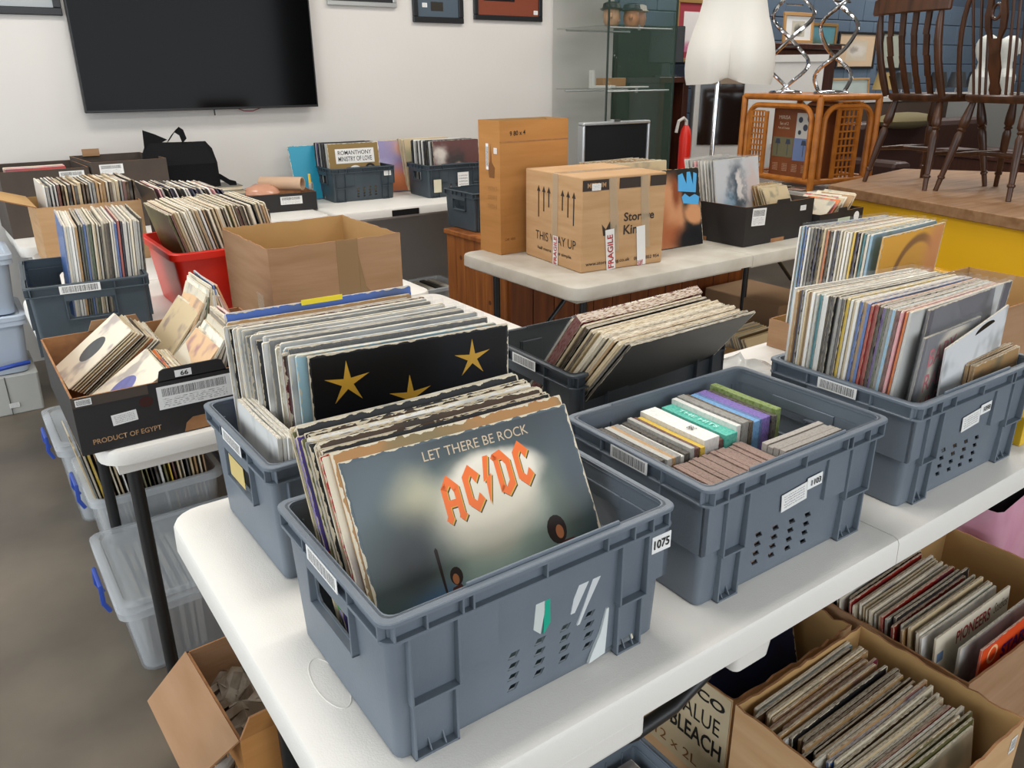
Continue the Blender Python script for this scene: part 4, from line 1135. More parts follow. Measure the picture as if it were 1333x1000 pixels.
# --- black cloth bag
bgt = thing('cloth_bag', 'black cloth carrier bag slumped on the table below the screen', 'bag', (1.045, 4.47, 0.741))
rings = []
for z_, hx_, hy_, ox in ((0, 0.155, 0.09, 0), (0.04, 0.175, 0.10, 0), (0.14, 0.18, 0.10, 0.0), (0.27, 0.175, 0.085, 0.0), (0.36, 0.165, 0.06, -0.004), (0.405, 0.15, 0.025, -0.008)):
    ring = []
    for px, py in rect_ring(ox, 0, hx_, hy_, 0.05, 5):
        ring.append((px * (1 + 0.04 * math.sin(z_ * 40 + py * 30)), py * (1 + 0.25 * math.sin(px * 45 + z_ * 30)), z_ * (1 - 0.0) + (0.035 * math.sin(px * 22 + 2.0) if z_ > 0.3 else 0)))
    rings.append(ring)
MB().loft(rings).build('bag_body', M_cloth, bgt, smooth=True)
def strap(b, pts, w):
    for a, c in zip(pts[:-1], pts[1:]):
        a, c = Vector(a), Vector(c); s_ = Vector((w[0], w[1], w[2]))
        b.face([a - s_, a + s_, c + s_, c - s_]); b.face([c - s_ + Vector((0, 0.003, 0.003)), c + s_ + Vector((0, 0.003, 0.003)), a + s_ + Vector((0, 0.003, 0.003)), a - s_ + Vector((0, 0.003, 0.003))])
    return b
strap(MB(), [(-0.05, -0.03, 0.38), (-0.02, -0.035, 0.42), (0.0, -0.03, 0.435), (0.02, -0.03, 0.42), (0.03, -0.03, 0.38)], (0.012, 0, 0.012)).build('handle', M_cloth, bgt)
strap(MB(), [(0.14, -0.05, 0.21), (0.18, -0.06, 0.19), (0.22, -0.07, 0.16), (0.25, -0.08, 0.15)], (0.0, 0, 0.014)).build('handle', M_cloth, bgt)
MB().prism([(-0.165, 0.34), (-0.16, 0.44), (-0.11, 0.42), (-0.05, 0.39)], (0, -0.02, 0), (1, 0, 0), (0, 0, 1), (0, 0.01, 0)).build('bag_corner', M_cloth, bgt)

# ------------------------------------------------------------------ wall: screen and framed pictures
TV = thing('television', 'large black flat television hung on the white wall', 'television', (1.31, 4.745, 1.258))
MB().rloft([(0, 0.625, 0.3525, 0.004), (0.022, 0.625, 0.3525, 0.004), (0.026, 0.622, 0.3495, 0.004)], 0, 0, n=2).build('casing', mat('black_screen_casing', '#0d0d0f', 0.35), TV)
_c = [o_ for o_ in TV.children if o_.name.startswith('casing')][0]
for v_ in _c.data.vertices:
    x_, y_, z_ = v_.co
    v_.co = (x_, -z_ + 0.015, y_ + 0.3525)
_c.data.flip_normals()
MB().box(-0.616, -0.0122, 0.012, 0.616, -0.0112, 0.697).build('screen', mat('glossy_black_screen', '#040405', 0.10, spec=0.12), TV)
MB().box(-0.25, 0.014, 0.1, 0.25, 0.055, 0.6).build('wall_mount', M_black, TV)
MB().tube([(0.02, 0.0, 0.0), (0.02, -0.002, -0.03)], 0.004, 6).build('hanging_lead', M_black, TV)
MB().tube([(0.15, 0.02, 0.005), (0.19, 0.02, -0.012), (0.24, 0.02, -0.014), (0.30, 0.02, 0.005)], 0.0025, 6).build('red_cable', mat('red_cable', '#7c1f33', 0.5), TV)
def framed(name, label, x0, x1, z0, z1, y, fr, mount, fw_=0.03, pic=None, lean=0.0, rz=0.0, stick=None, group=None):
    """Framed picture standing in the x-z plane, facing -y."""
    w, h = x1 - x0, z1 - z0
    t = thing(name, label, 'picture', (x0, y, z0), rz, group)
    t.rotation_euler = (-lean, 0, rz)
    b = MB()
    b.box(0, -0.02, 0, w, 0, fw_); b.box(0, -0.02, h - fw_, w, 0, h); b.box(0, -0.02, fw_, fw_, 0, h - fw_); b.box(w - fw_, -0.02, fw_, w, 0, h - fw_)
    b.build('frame', fr, t, bevel=0.003)
    MB().box(fw_, -0.008, fw_, w - fw_, -0.004, h - fw_).build('mount', mount, t)
    if pic:
        for (a0, b0, a1, b1, pm) in pic:
            bb = MB(); bb.face([(fw_ + a0 * (w - 2 * fw_), -0.0086, fw_ + b0 * (h - 2 * fw_)), (fw_ + a1 * (w - 2 * fw_), -0.0086, fw_ + b0 * (h - 2 * fw_)), (fw_ + a1 * (w - 2 * fw_), -0.0086, fw_ + b1 * (h - 2 * fw_)), (fw_ + a0 * (w - 2 * fw_), -0.0086, fw_ + b1 * (h - 2 * fw_))], 0, [(0, 0), (1, 0), (1, 1), (0, 1)])
            bb.build('picture_print', pm, t)
    if stick:
        sticker('number_label', (stick[0], -0.0095, stick[1]), (1, 0, 0), (0, 0, 1), 0.035, 0.025, M_small, t)
    return t
FB = mat('black_frame_wood', '#1a1b1e', 0.4); FS = mat('silver_frame', '#b9bab8', 0.35, 0.6); FG = mat('pale_wood_frame', '#b48a58', 0.5)
framed('framed_picture', 'black framed picture at the far left beside the television', -0.05, 0.675, 1.712, 2.25, 4.798, FB, mat('grey_mount', '#a4a8ab', 0.7), 0.035)
framed('framed_picture', 'silver framed picture high on the wall right of the television', 2.067, 2.516, 1.812, 2.25, 4.798, FS, FB, 0.025)
framed('framed_picture', 'dark framed picture with a blue-grey mount and small window', 2.628, 2.994, 1.735, 2.15, 4.798, FB, mat('slate_mount', '#465460', 0.6), 0.034, [(0.32, 0.10, 0.62, 0.25, mat('dim_photo', '#2e2a22', 0.4))], stick=(0.085, 0.10))
framed('framed_picture', 'dark framed picture with a rust mount and stage photograph', 3.077, 3.630, 1.763, 2.15, 4.798, FB, mat('rust_mount', '#7d3a22', 0.6), 0.030, [(0.10, 0.26, 0.60, 0.95, cover_picture('stage_photo', '#151013', [(0.6, 0.25, 0.12, 0.10, '#a03a3a', 0.5), (0.75, 0.3, 0.12, 0.08, '#d8b49a', 0.5), (0.3, 0.5, 0.2, 0.3, '#20222e', 0.9)], 0.2, 5)), (0.72, 0.35, 0.92, 0.95, mat('dim_photo', '#2e2a22', 0.4))], stick=(0.50, 0.055))

# ------------------------------------------------------------------ records on the wall table
GA = 'records in the wall table crate with gold lettered cover'
ga = sleeve('record_sleeve', 'gold card record sleeve with a white lettered label', 'record', GA, (1.868, 4.475, 0.748), math.radians(-3), math.radians(6), 0.315, 0.004, '#8f7440', var=0)
picture_plate(ga, mat('olive_gold_card', '#8c7242', 0.6), y=-0.05)
MB().box(0.14, -0.12, 0.64, 0.90, -0.06, 0.90).build('cover_label', M_paperwhite, ga)
text('cover_lettering', 'ROMANTHONY', (0.52, -0.13, 0.83), (1, 0, 0), (0, 0, 1), 0.075, M_ink, ga, 0.66, 0.01, 0.05)
text('cover_lettering', 'MINISTRY OF LOVE', (0.52, -0.13, 0.72), (1, 0, 0), (0, 0, 1), 0.085, M_ink, ga, 0.66, 0.01, 0.05)
for cx_, r_ in ((0.80, 0.085), (0.5, 0.13)):
    MB().tube([(cx_ + r_ * math.cos(2 * PI * k / 20), -0.3, (0.52 if cx_ > 0.6 else 0.45) + r_ * math.sin(2 * PI * k / 20)) for k in range(20)], 0.02, 6, closed=True).build('cover_ring', M_paperwhite if cx_ < 0.6 else M_ink, ga)
pack(11, (1.863, 4.485, 0.748), (1.852, 4.640, 0.748), (-4, -7), (6, 4), 'behind gold lettered cover', GA, pal('white*3,purple,pale grey*3,black*2,charcoal,tan'), first=2, stuff=True, poly=0.3, t=(0.006, 0.012))
sleeve('record_sleeve', 'teal blue record sleeve leaning on the wall left of the gold cover', 'record', 'records leaning on the wall', (1.700, 4.60, 0.745), math.radians(0), math.radians(16), 0.315, 0.004, '#1f8fae', var=0)
picture_plate([o_ for o_ in C.objects if o_.get('label', '').startswith('teal blue')][0], mat('teal_print', '#1f8fae', 0.4))
po = sleeve('record_sleeve', 'record sleeve with a purple and orange sunset leaning on wall', 'record', 'records leaning on the wall', (2.185, 4.62, 0.745), math.radians(-4), math.radians(17), 0.315, 0.004, '#8a7aa4', var=0, poly=True)
picture_plate(po, cover_picture('sunset_print', '#8b7fae', [(0.5, 0.1, 0.7, 0.35, '#c8703a', 0.6), (0.85, 0.9, 0.25, 0.2, '#c98f6a', 0.8), (0.3, 0.5, 0.2, 0.15, '#a9a3c9', 0.8)], 0.3, 4))
sticker('number_label', (0.25, -0.2, 0.90), (1, 0, 0), (0, 0, 1), 0.11, 0.08, M_small, po, 0.05)
sleeve('record_sleeve', 'beige edged record sleeve leaning behind the sunset cover', 'record', 'records leaning on the wall', (2.150, 4.66, 0.745), math.radians(-3), math.radians(15), 0.315, 0.006, 'beige')
GBk = 'records in the wall table crate nearest the tall carton'
gb = sleeve('record_sleeve', 'clear wrapped record sleeve with a red-brown portrait on wall table', 'record', GBk, (2.455, 4.285, 0.748), math.radians(-3), math.radians(6), 0.315, 0.004, '#5b2a24', var=0, poly=True)
picture_plate(gb, cover_picture('red_brown_print', '#5d2a24', [(0.15, 0.75, 0.15, 0.15, '#d8cfc4', 0.6), (0.5, 0.6, 0.2, 0.25, '#241612', 0.6), (0.55, 0.45, 0.1, 0.12, '#c9a08a', 0.7), (0.5, 0.08, 0.6, 0.06, '#d6d2ca', 0.3)], 0.3, 5))
pack(12, (2.450, 4.295, 0.748), (2.400, 4.460, 0.748), (-4, -6), (6, 3), 'behind red-brown portrait cover', GBk, pal('white*3,pale grey*3,black*3,charcoal*2,tan'), first=2, stuff=True, poly=0.3, t=(0.006, 0.012))
pack(8, (2.43, 4.575, 0.745), (2.42, 4.650, 0.745), (-3, -3), (9, 9), 'leaning on wall behind last dark crate', 'cream records leaning on the wall', pal('cream*3,beige*3,black,tan'), stuff=True, t=(0.006, 0.011))

# ------------------------------------------------------------------ middle table
OB = carton('tall_carton', 'tall narrow orange-brown carton standing open on the middle table', 1.800, 2.640, 0.741, 0.338, 0.150, 0.517, M_card3, M_cardin, 0.0, 0.004)
MB().box(0.0, -0.0012, 0.436, 0.338, -0.0002, 0.440).build('crease', M_kraft, OB)
text('handwriting', '9 80 x 4', (0.085, -0.0006, 0.470), (1, 0, 0.05), (0, 0, 1), 0.018, M_ink, OB, 0.075, 0.01)
sticker('number_label', (-0.0005, 0.030, 0.405), (0, -1, 0), (0, 0, 1), 0.022, 0.022, M_small, OB)
sticker('barcode_label', (-0.0005, 0.088, 0.38), (0, -1, 0), (0, 0, 1), 0.018, 0.10, M_bar, OB)
M_brprint = mat('brown_print', '#7a4c22', 0.7)
for zz in (0.26, 0.225, 0.19):
    sticker('print_line', (-0.0005, 0.06, zz), (0, -1, 0), (0, 0, 1), 0.070, 0.016, print_mat('brown_small_print', '#b07a40', '#74481f', 'small'), OB)
MB().prism([(0.04, 0.30), (0.075, 0.30), (0.085, 0.34), (0.07, 0.36), (0.062, 0.43), (0.056, 0.36), (0.035, 0.34)], (-0.0008, 0, 0), (0, 1, 0), (0, 0, 1), (0.0006, 0, 0)).build('glass_mark', M_brprint, OB)
text('print', 'OK 480', (0.045, -0.0006, 0.06), (1, 0, 0), (0, 0, 1), 0.010, M_brprint, OB, 0.05)

SK = thing('storage_carton', 'taped storage carton printed with arrows and THIS WAY UP', 'box', (1.852, 2.200, 0.741), math.radians(-6))
w_, d_, h_ = 0.375, 0.400, 0.340
MB().box(0, 0, 0, w_, d_, h_).build('carton_body', M_card2, SK, bevel=0.003)
M_dkbrown = mat('dark_brown_carton_print', '#33261e', 0.6)
for x0, x1 in ((0.0, 0.118), (0.160, 0.262), (0.300, 0.375)):
    sticker('print_band', ((x0 + x1) / 2, -0.0004, 0.312), (1, 0, 0), (0, 0, 1), x1 - x0, 0.038, M_dkbrown, SK)
text('print', 'MEDIUM', (0.060, -0.0012, 0.312), (1, 0, 0), (0, 0, 1), 0.017, mat('tan_print', '#b08a63', 0.6), SK, 0.08, 0.02)
text('print', 'Storage', (0.256, -0.0004, 0.184), (1, 0, 0), (0, 0, 1), 0.042, M_dkbrown, SK, 0.140, 0.02)
text('print', 'King', (0.230, -0.0004, 0.136), (1, 0, 0), (0, 0, 1), 0.046, M_dkbrown, SK, 0.088, 0.02)
MB().prism([(0.095, 0.128), (0.150, 0.128), (0.158, 0.170), (0.140, 0.150), (0.123, 0.178), (0.106, 0.150), (0.088, 0.170)], (0, -0.001, 0), (1, 0, 0), (0, 0, 1), (0, 0.0008, 0)).build('crown_mark', M_dkbrown, SK)
text('print', 'www.storageking.co.uk', (0.120, -0.0004, 0.028), (1, 0, 0), (0, 0, 1), 0.017, M_dkbrown, SK, 0.20, 0.015)
text('print', '0800 0852 954', (0.300, -0.0004, 0.028), (1, 0, 0), (0, 0, 1), 0.013, M_dkbrown, SK, 0.12, 0.015)
for yb in (0.300, 0.262, 0.226, 0.130, 0.092, 0.054):
    ln = 0.075 if yb in (0.226, 0.130) else (0.095 if yb in (0.262, 0.092) else 0.12)
    MB().prism([(-0.0035, -ln), (0.0035, -ln), (0.0035, -0.022), (0.012, -0.022), (0, 0), (-0.012, -0.022), (-0.0035, -0.022)], (-0.0008, yb, 0.285), (0, -1, 0), (0, 0, 1), (0.0006, 0, 0)).build('arrow_mark', M_dkbrown, SK)
text('print', 'THIS WAY UP', (-0.0004, 0.178, 0.095), (0, -1, 0), (0, 0, 1), 0.034, M_dkbrown, SK, 0.285, 0.0)
text('print', 'half more times simple', (-0.0004, 0.185, 0.045), (0, -1, 0), (0, 0, 1), 0.016, M_dkbrown, SK, 0.24, 0.012)
M_frag = mat('red_tape_print', '#b3262a', 0.4)
sticker('parcel_tape', (-0.0012, 0.180, 0.17), (0, -1, 0), (0, 0, 1), 0.040, 0.34, M_cleartape, SK)
sticker('fragile_tape', (-0.0022, 0.172, 0.055), (0, -1, 0), (0, 0, 1), 0.034, 0.11, M_paperwhite, SK)
text('print', 'FRAGILE', (-0.0032, 0.172, 0.055), (0, 0, 1), (0, 1, 0), 0.022, M_frag, SK, 0.105, 0.02)
for x in (0.140, 0.282):
    sticker('parcel_tape', (x, -0.0014, 0.20), (1, 0, 0.08), (-0.08, 0, 1), 0.036, 0.27, M_cleartape, SK)
    sticker('fragile_tape', (x - 0.012, -0.0024, 0.075), (1, 0, 0.08), (-0.08, 0, 1), 0.040, 0.15, M_paperwhite, SK)
text('print', 'FRAGILE', (0.128, -0.0036, 0.068), (-0.08, 0, 1), (-1, 0, -0.08), 0.026, M_frag, SK, 0.125, 0.02)
text('print', 'FRAGILE', (0.268, -0.0036, 0.010), (-0.08, 0, 1), (-1, 0, -0.08), 0.026, M_frag, SK, 0.02, 0.02)
sticker('number_label', (0.058, -0.0022, 0.306), (1, 0, 0), (0, 0, 1), 0.038, 0.024, M_small, SK)
sticker('parcel_tape', (0.20, 0.18, 0.3402), (1, 0, 0), (0, 1, 0), 0.38, 0.05, M_cleartape, SK)

oc2 = carton('open_carton', 'tan carton of brown card mailers behind the storage carton', 2.27, 2.50, 0.741, 0.36, 0.25, 0.29, M_card2, M_cardin, 0.0)
pack(7, (2.285, 2.53, 0.748), (2.285, 2.68, 0.748), (-2, 2), (4, 10), 'in carton behind storage carton', 'brown mailers in the carton behind the storage carton', pal('tan*4,beige*3'), size=0.325, what='card mailer', name='card_mailer', cat='mailer', t=(0.008, 0.016))
bl1 = sleeve('record_sleeve', 'record sleeve with a face, a fist and blue block lettering', 'record', 'records on the middle table', (2.290, 2.300, 0.745), math.radians(-1), math.radians(11), 0.318, 0.005, '#2a2622', var=0)
picture_plate(bl1, cover_picture('face_and_fist_print', '#2b2a27', [(0.42, 0.35, 0.27, 0.55, '#c98f66', 0.25), (0.30, 0.25, 0.10, 0.3, '#b06f48', 0.8), (0.45, 0.15, 0.2, 0.16, '#a8603c', 0.7), (0.87, 0.42, 0.16, 0.15, '#cf9468', 0.3), (0.55, 0.72, 0.08, 0.2, '#8a4a2c', 0.6), (0.78, 0.05, 0.3, 0.2, '#17181c', 0.5)], 0.14, 5))
MB().prism([(0.60, 0.72), (0.92, 0.68), (0.96, 0.92), (0.90, 0.94), (0.88, 0.78), (0.84, 0.95), (0.78, 0.95), (0.76, 0.80), (0.70, 0.94), (0.62, 0.92)], (0, -0.14, 0), (1, 0, 0), (0, 0, 1), (0, 0.05, 0)).build('cover_letter', mat('sky_blue_print', '#56a9de', 0.4), bl1)
MB().prism([(0.68, 0.56), (0.95, 0.52), (0.98, 0.62), (0.90, 0.66), (0.80, 0.63), (0.72, 0.68), (0.66, 0.64)], (0, -0.14, 0), (1, 0, 0), (0, 0, 1), (0, 0.05, 0)).build('cover_letter', mat('sky_blue_print', '#56a9de', 0.4), bl1)
BB = carton('produce_box', 'black produce box with a barcode label on the middle table', 2.690, 2.150, 0.741, 0.46, 0.34, 0.165, M_blackcard, M_browncard, 0.01)
sticker('shipping_label', (0.085, -0.0005, 0.118), (1, 0, -0.04), (0.04, 0, 1), 0.088, 0.072, M_ship, BB)
sticker('number_label', (0.385, -0.0005, 0.128), (1, 0, 0), (0, 0, 1), 0.040, 0.022, M_small, BB)
MB().prism([(0.20, 0.163), (0.29, 0.163), (0.285, 0.178), (0.205, 0.178)], (0, 0, 0), (1, 0, 0), (0, 0, 1), (0, 0.004, 0)).build('end_tab', M_blackcard, BB)
for x in (0.18,):
    MB().box(x, -0.0008, 0.0, x + 0.09, -0.0001, 0.016).build('foot_slot', M_kraft, BB)
MB().box(-0.0008, 0.20, 0.0, -0.0001, 0.28, 0.018).build('foot_slot', M_kraft, BB)
GSv = 'records in the black produce box on the middle table'
sv = sleeve('record_sleeve', 'silver foil record sleeve with a long-haired figure', 'record', GSv, (2.705, 2.300, 0.768), math.radians(4), math.radians(10), 0.315, 0.005, '#b9bcc0', var=0, poly=True)
picture_plate(sv, cover_picture('silver_figure_print', '#c6c6c8', [(0.48, 0.5, 0.20, 0.45, '#3c4b58', 0.5), (0.55, 0.62, 0.09, 0.22, '#d8cfc8', 0.3), (0.25, 0.3, 0.12, 0.2, '#8fb0c6', 0.8), (0.85, 0.6, 0.15, 0.3, '#c9b7b0', 0.8)], 0.4, 6))
pack(9, (2.705, 2.312, 0.765), (2.690, 2.430, 0.765), (5, 12), (10, 12), 'behind silver foil cover', GSv, pal('white*3,pale grey*4,charcoal,pink'), first=2, poly=0.8, t=(0.005, 0.009))
pack(6, (2.96, 2.20, 0.79), (2.96, 2.30, 0.79), (3, 3), (28, 22), 'at right in that barcode box', 'brown sleeves in the black produce box', pal('tan*4,beige*2'), size=0.178, what='single sleeve')
B2 = carton('produce_box', 'low black produce box of singles beside the yellow counter', 3.165, 2.125, 0.741, 0.36, 0.34, 0.090, M_blackcard, M_browncard, 0.05)
sticker('label', (0.20, -0.0005, 0.045), (1, 0, 0), (0, 0, 1), 0.10, 0.028, print_mat('green_small_print', '#c9d2b8', '#55664c', 'small'), B2)
MB().prism([(0.305 + 0.022 * math.cos(2 * PI * k / 20), 0.055 + 0.022 * math.sin(2 * PI * k / 20)) for k in range(20)], (0, -0.001, 0), (1, 0, 0), (0, 0, 1), (0, 0.0008, 0)).build('round_label', M_label, B2)
MB().prism([(0.15, 0.088), (0.22, 0.088), (0.215, 0.106), (0.155, 0.106)], (0, 0, 0), (1, 0, 0), (0, 0, 1), (0, 0.004, 0)).build('end_tab', M_blackcard, B2)
for k in range(12):
    f = k / 11
    col = ['cream', 'tan', 'orange', 'cream', 'beige', 'red', 'cream', 'ivory', 'tan', 'cream', 'beige', 'cream'][k]
    sleeve('single_sleeve', '%s single sleeve, %s from the left in the low black box' % (col, 'first' if k == 0 else ordinal(k + 1)), 'record', 'singles in the low black produce box', (3.20 + 0.22 * f, 2.17 + 0.04 * (k % 2), 0.750), PI / 2 + random.uniform(-0.1, 0.1), math.radians(-48 + 8 * f), 0.178, 0.004, col)
# open aluminium case behind the middle table, standing on the pine cabinet
AC_ = thing('aluminium_case', 'open aluminium case with a black lined lid', 'case', (2.69, 3.20, 0.692), math.radians(-4))
b = MB()
b.box(0, 0, 0.255, 0.435, 0.05, 0.27); b.box(0, 0, 0.49, 0.435, 0.05, 0.505); b.box(0, 0, 0.27, 0.015, 0.05, 0.49); b.box(0.42, 0, 0.27, 0.435, 0.05, 0.49)
b.build('lid_frame', M_alu, AC_, bevel=0.006, seg=2)
MB().box(0.012, 0.012, 0.265, 0.423, 0.03, 0.495).build('lid_lining', mat('black_foam', '#101012', 0.95), AC_)
MB().box(0.0, -0.30, 0.0, 0.435, 0.05, 0.25).build('case_body', M_alu, AC_, bevel=0.006, seg=2)
MB().box(0.19, -0.004, 0.505, 0.23, 0.03, 0.515).build('latch', M_chrome, AC_)

# ------------------------------------------------------------------ pine cabinet behind the middle table
PC = thing('pine_cabinet', 'long orange pine cabinet behind the middle table', 'cabinet', (2.085, 3.0, 0))
MB().box(0.02, 0.025, 0.0, 1.70, 0.55, 0.665).build('cabinet_body', M_pine, PC)
MB().box(-0.012, -0.012, 0.665, 1.72, 0.565, 0.690).build('top_board', M_pine, PC, bevel=0.004)
for k in range(6):
    MB().box(0.0, 0.03 + k * 0.088, 0.0, 0.02, 0.03 + k * 0.088 + 0.084, 0.665).build('plank', M_pine, PC, bevel=0.002)
for k in range(13):
    MB().box(0.02 + k * 0.129, 0.0, 0.0, 0.02 + k * 0.129 + 0.124, 0.025, 0.665).build('plank', M_pinedk, PC, bevel=0.002)
for y_, z_ in ((0.42, 0.56), (0.16, 0.38), (0.30, 0.15)):
    kn = MB().lathe([(0.012, 0), (0.010, 0.0006)], 12).build('knot', mat('pine_knot', '#5c3014', 0.5), PC, (-0.0003, y_, z_))
    kn.rotation_euler = (0, -PI / 2, 0)
sp_ = framed('framed_picture', 'small pale framed picture standing behind the tall carton', 3.44, 3.62, 0.905, 1.07, 4.60, mat('cream_frame', '#d8cdb8', 0.6), mat('peach_mount', '#c9a183', 0.7), 0.02, stick=(0.09, 0.09))
nc = crate_at('dark crate under the small picture at the end of the wall table', 3.08, 4.36, 0, M_crate_dk, False, 0.74)
# --- cartons under the middle table
uc = carton('low_carton', 'low brown carton of old sleeves on floor under middle table', 2.92, 2.12, 0.0, 0.42, 0.34, 0.20, M_card, M_cardin, 0.05, flaps=(('left', 0.13, 95, 0.01), ('back', 0.12, 80, 0.02)))
pack(14, (2.955, 2.17, 0.03), (2.955, 2.40, 0.03), (3, 3), (30, 20), 'in low carton under middle table', 'sleeves in the low carton', pal('tan*3,beige*3,cream*3,dark brown*2,grey'), size=0.25, stuff=True, t=(0.006, 0.012))
tag(MB().box(3.40, 2.45, 0.0, 3.75, 2.95, 0.30).build('closed_carton', mat('dull_brown_card', '#84694d', 0.85), bevel=0.004), 'closed dull brown carton on the floor at the end of the middle table', 'box')

# ------------------------------------------------------------------ floor under the tables
def lidded_tub(label, cx, cy, hx_, hy_, h, lid=True, clips=True, z=0.0, m=None, rz=0.0):
    r = tub('storage_tub', label, cx, cy, z, hx_, hy_, h, m or M_tub, 0.035, 0.014, 0.003, rz, 'tub', 0.035, 'clear plastic storage tubs')
    if lid:
        MB().rloft([(h + 0.004, hx_ + 0.002, hy_ + 0.002, 0.035), (h + 0.022, hx_ + 0.002, hy_ + 0.002, 0.035), (h + 0.026, hx_ - 0.004, hy_ - 0.004, 0.035), (h + 0.026, hx_ - 0.020, hy_ - 0.020, 0.03), (h + 0.018, hx_ - 0.024, hy_ - 0.024, 0.03)], n=4).build('lid', m or M_tub, r, smooth=True)
    if clips:
        b = MB().tube([(-hx_ - 0.004, -0.05, h - 0.07), (-hx_ - 0.016, -0.055, h - 0.04), (-hx_ - 0.014, -0.05, h + 0.005), (-hx_ - 0.014, 0.05, h + 0.005), (-hx_ - 0.016, 0.055, h - 0.04), (-hx_ - 0.004, 0.05, h - 0.07)], 0.006, 8)
        b.build('clip', M_clip, r, smooth=True)
    return r
tubC = lidded_tub('clear lidded storage tub of records under the box marked 66', 0.345, 2.052, 0.215, 0.211, 0.205)
pack(15, (0.195, 1.895, 0.012), (0.500, 1.895, 0.012), (90, 90), (0, -3), 'in lidded tub under box 66', 'records in the lidded tub', pal('white*3,grey*3,charcoal*2,maroon,red,pale grey*2,black*2'), stuff=True, size=0.300, h=0.188, order='from the left', t=(0.008, 0.016))
tubB = lidded_tub('clear open storage tub of records behind the lidded one', 0.345, 2.515, 0.190, 0.195, 0.285, lid=False)
pack(26, (0.215, 2.360, 0.012), (0.500, 2.360, 0.012), (90, 90), (8, 2), 'in open clear tub', 'records in the open clear tub', pal('cream*3,beige*3,tan*2,black*3,charcoal*2,olive*2,maroon,white*2,yellow'), stuff=True, size=0.312, h=0.42, order='from the left')
tubA = lidded_tub('clear storage tub with a blue clip behind the open one', 0.325, 2.95, 0.200, 0.20, 0.285)
# --- stack at the far left
lt = lidded_tub('pale blue tinted tub with a blue handle at the far left', -0.06, 4.22, 0.25, 0.20, 0.24, True, True, 0.185, clear_mat('blue_tinted_tub', '#cfdcec', 0.88, 0.25))
MB().tube([(0.02, -0.205, 0.035), (0.06, -0.235, 0.045), (0.16, -0.235, 0.055), (0.22, -0.205, 0.05)], 0.010, 8).build('handle', M_clip, lt, smooth=True)
lidded_tub('pale blue tinted tub topmost of the far left stack', -0.06, 4.22, 0.25, 0.20, 0.24, True, False, 0.455, clear_mat('blue_tinted_tub', '#cfdcec', 0.88, 0.25))
cbx = thing('storage_box', 'grey-white plastic box at the bottom of the far left stack', 'box', (-0.06, 4.22, 0))
MB().rloft([(0, 0.24, 0.19, 0.01), (0.18, 0.245, 0.195, 0.01)], n=2).build('box_body', mat('grey_white_plastic', '#b8b9b4', 0.5), cbx, bevel=0.003)
MB().box(0.11, -0.1965, 0.0, 0.114, -0.194, 0.18).build('panel_gap', mat('dark_gap', '#4c4c48', 0.8), cbx)
sticker('label', (0.125, -0.1972, 0.045), (1, 0, 0), (0, 0, 1), 0.04, 0.022, M_small, cbx)
# --- open carton on the floor by the front table
OF = carton('open_carton', 'open brown carton of crinkled packing on the floor at the left', 0.235, 1.225, 0.0, 0.32, 0.315, 0.27, M_card3, M_card, 0.05, flaps=(('left', 0.115, 125, 0.02), ('front', 0.10, 30, 0.01)))
for z_, y_ in ((0.045, 0.10), (0.075, 0.21)):
    u_ = Vector((0, -1, 0)); dr = Vector((-math.sin(math.radians(125)), 0, math.cos(math.radians(125))))
    P_ = Vector((0, y_, 0.27)) + dr * z_ + Vector((-0.0022, 0, 0.0015))
    sticker('label', P_, (0, -1, 0), dr, 0.022, 0.026, M_small, OF)
pg = MB()
gx, gy = 14, 14
hts = [[0.17 + 0.035 * random.random() + 0.02 * math.sin(i * 1.1) * math.cos(j * 0.9) for i in range(gx + 1)] for j in range(gy + 1)]
for j in range(gy):
    for i in range(gx):
        def q(a, b_): return (0.262 + 0.255 * a / gx, 1.262 + 0.250 * b_ / gy, hts[b_][a])
        pg.face([q(i, j), q(i + 1, j), q(i + 1, j + 1)]); pg.face([q(i, j), q(i + 1, j + 1), q(i, j + 1)])
pgo = pg.build('crinkled_paper', mat('crinkled_brown_paper', '#5e5040', 0.6, col2='#8d8478', scale=22))
tag(pgo, 'crinkled dark packing paper inside the open floor carton', 'packing')
sol = pgo.modifiers.new('t', 'SOLIDIFY'); sol.thickness = 0.10
# --- crate on the floor under the front table with a flat grey sleeve on top
UC = crate_at('grey crate on the floor under the front table', 0.510, 0.585, 0, M_crate, False, 0.0)
fl = sleeve('record_sleeve', 'grey grained sleeve lying flat in the floor crate', 'record', None, (0.545, 0.880 - 0.03, 0.150), 0, math.radians(-90), 0.33, 0.006, '#8c8682', 0.245, var=0)
# --- floor cartons at the right
FBx = carton('open_carton', 'torn-edged tan carton of records nearest the camera on the floor', 0.994, 0.385, 0.0, 0.395, 0.325, 0.335, M_card2, M_cardin, 0.0, 0.0045, ragged=0.008)
sticker('number_label', (0.3955, 0.05, 0.295), (0, 1, 0), (0, 0, 1), 0.03, 0.022, M_small, FBx)
sticker('number_label', (0.365, -0.0006, 0.292), (1, 0, 0), (0, 0, 1), 0.022, 0.034, M_bar, FBx)
pack(36, (1.018, 0.402, 0.004), (1.022, 0.672, 0.004), (-1, 2), (8, 3), 'in torn floor carton', 'records in the torn floor carton', P_WORN + pal('teal,mid blue,tan*2,sky blue,maroon'), jz=0.012, jx=0.02)
TB = carton('bleach_carton', 'torn supermarket carton printed VALUE BLEACH under the front table', 1.030, 0.742, 0.0, 0.385, 0.275, 0.300, M_card2, M_cardin, 0.0, 0.0045, ragged=0.014)
sticker('print_panel', (-0.0005, 0.115, 0.175), (0, -1, 0), (0, 0, 1), 0.225, 0.24, mat('pale_carton_print', '#c3b292', 0.8, col2='#b39f7c', scale=6), TB)
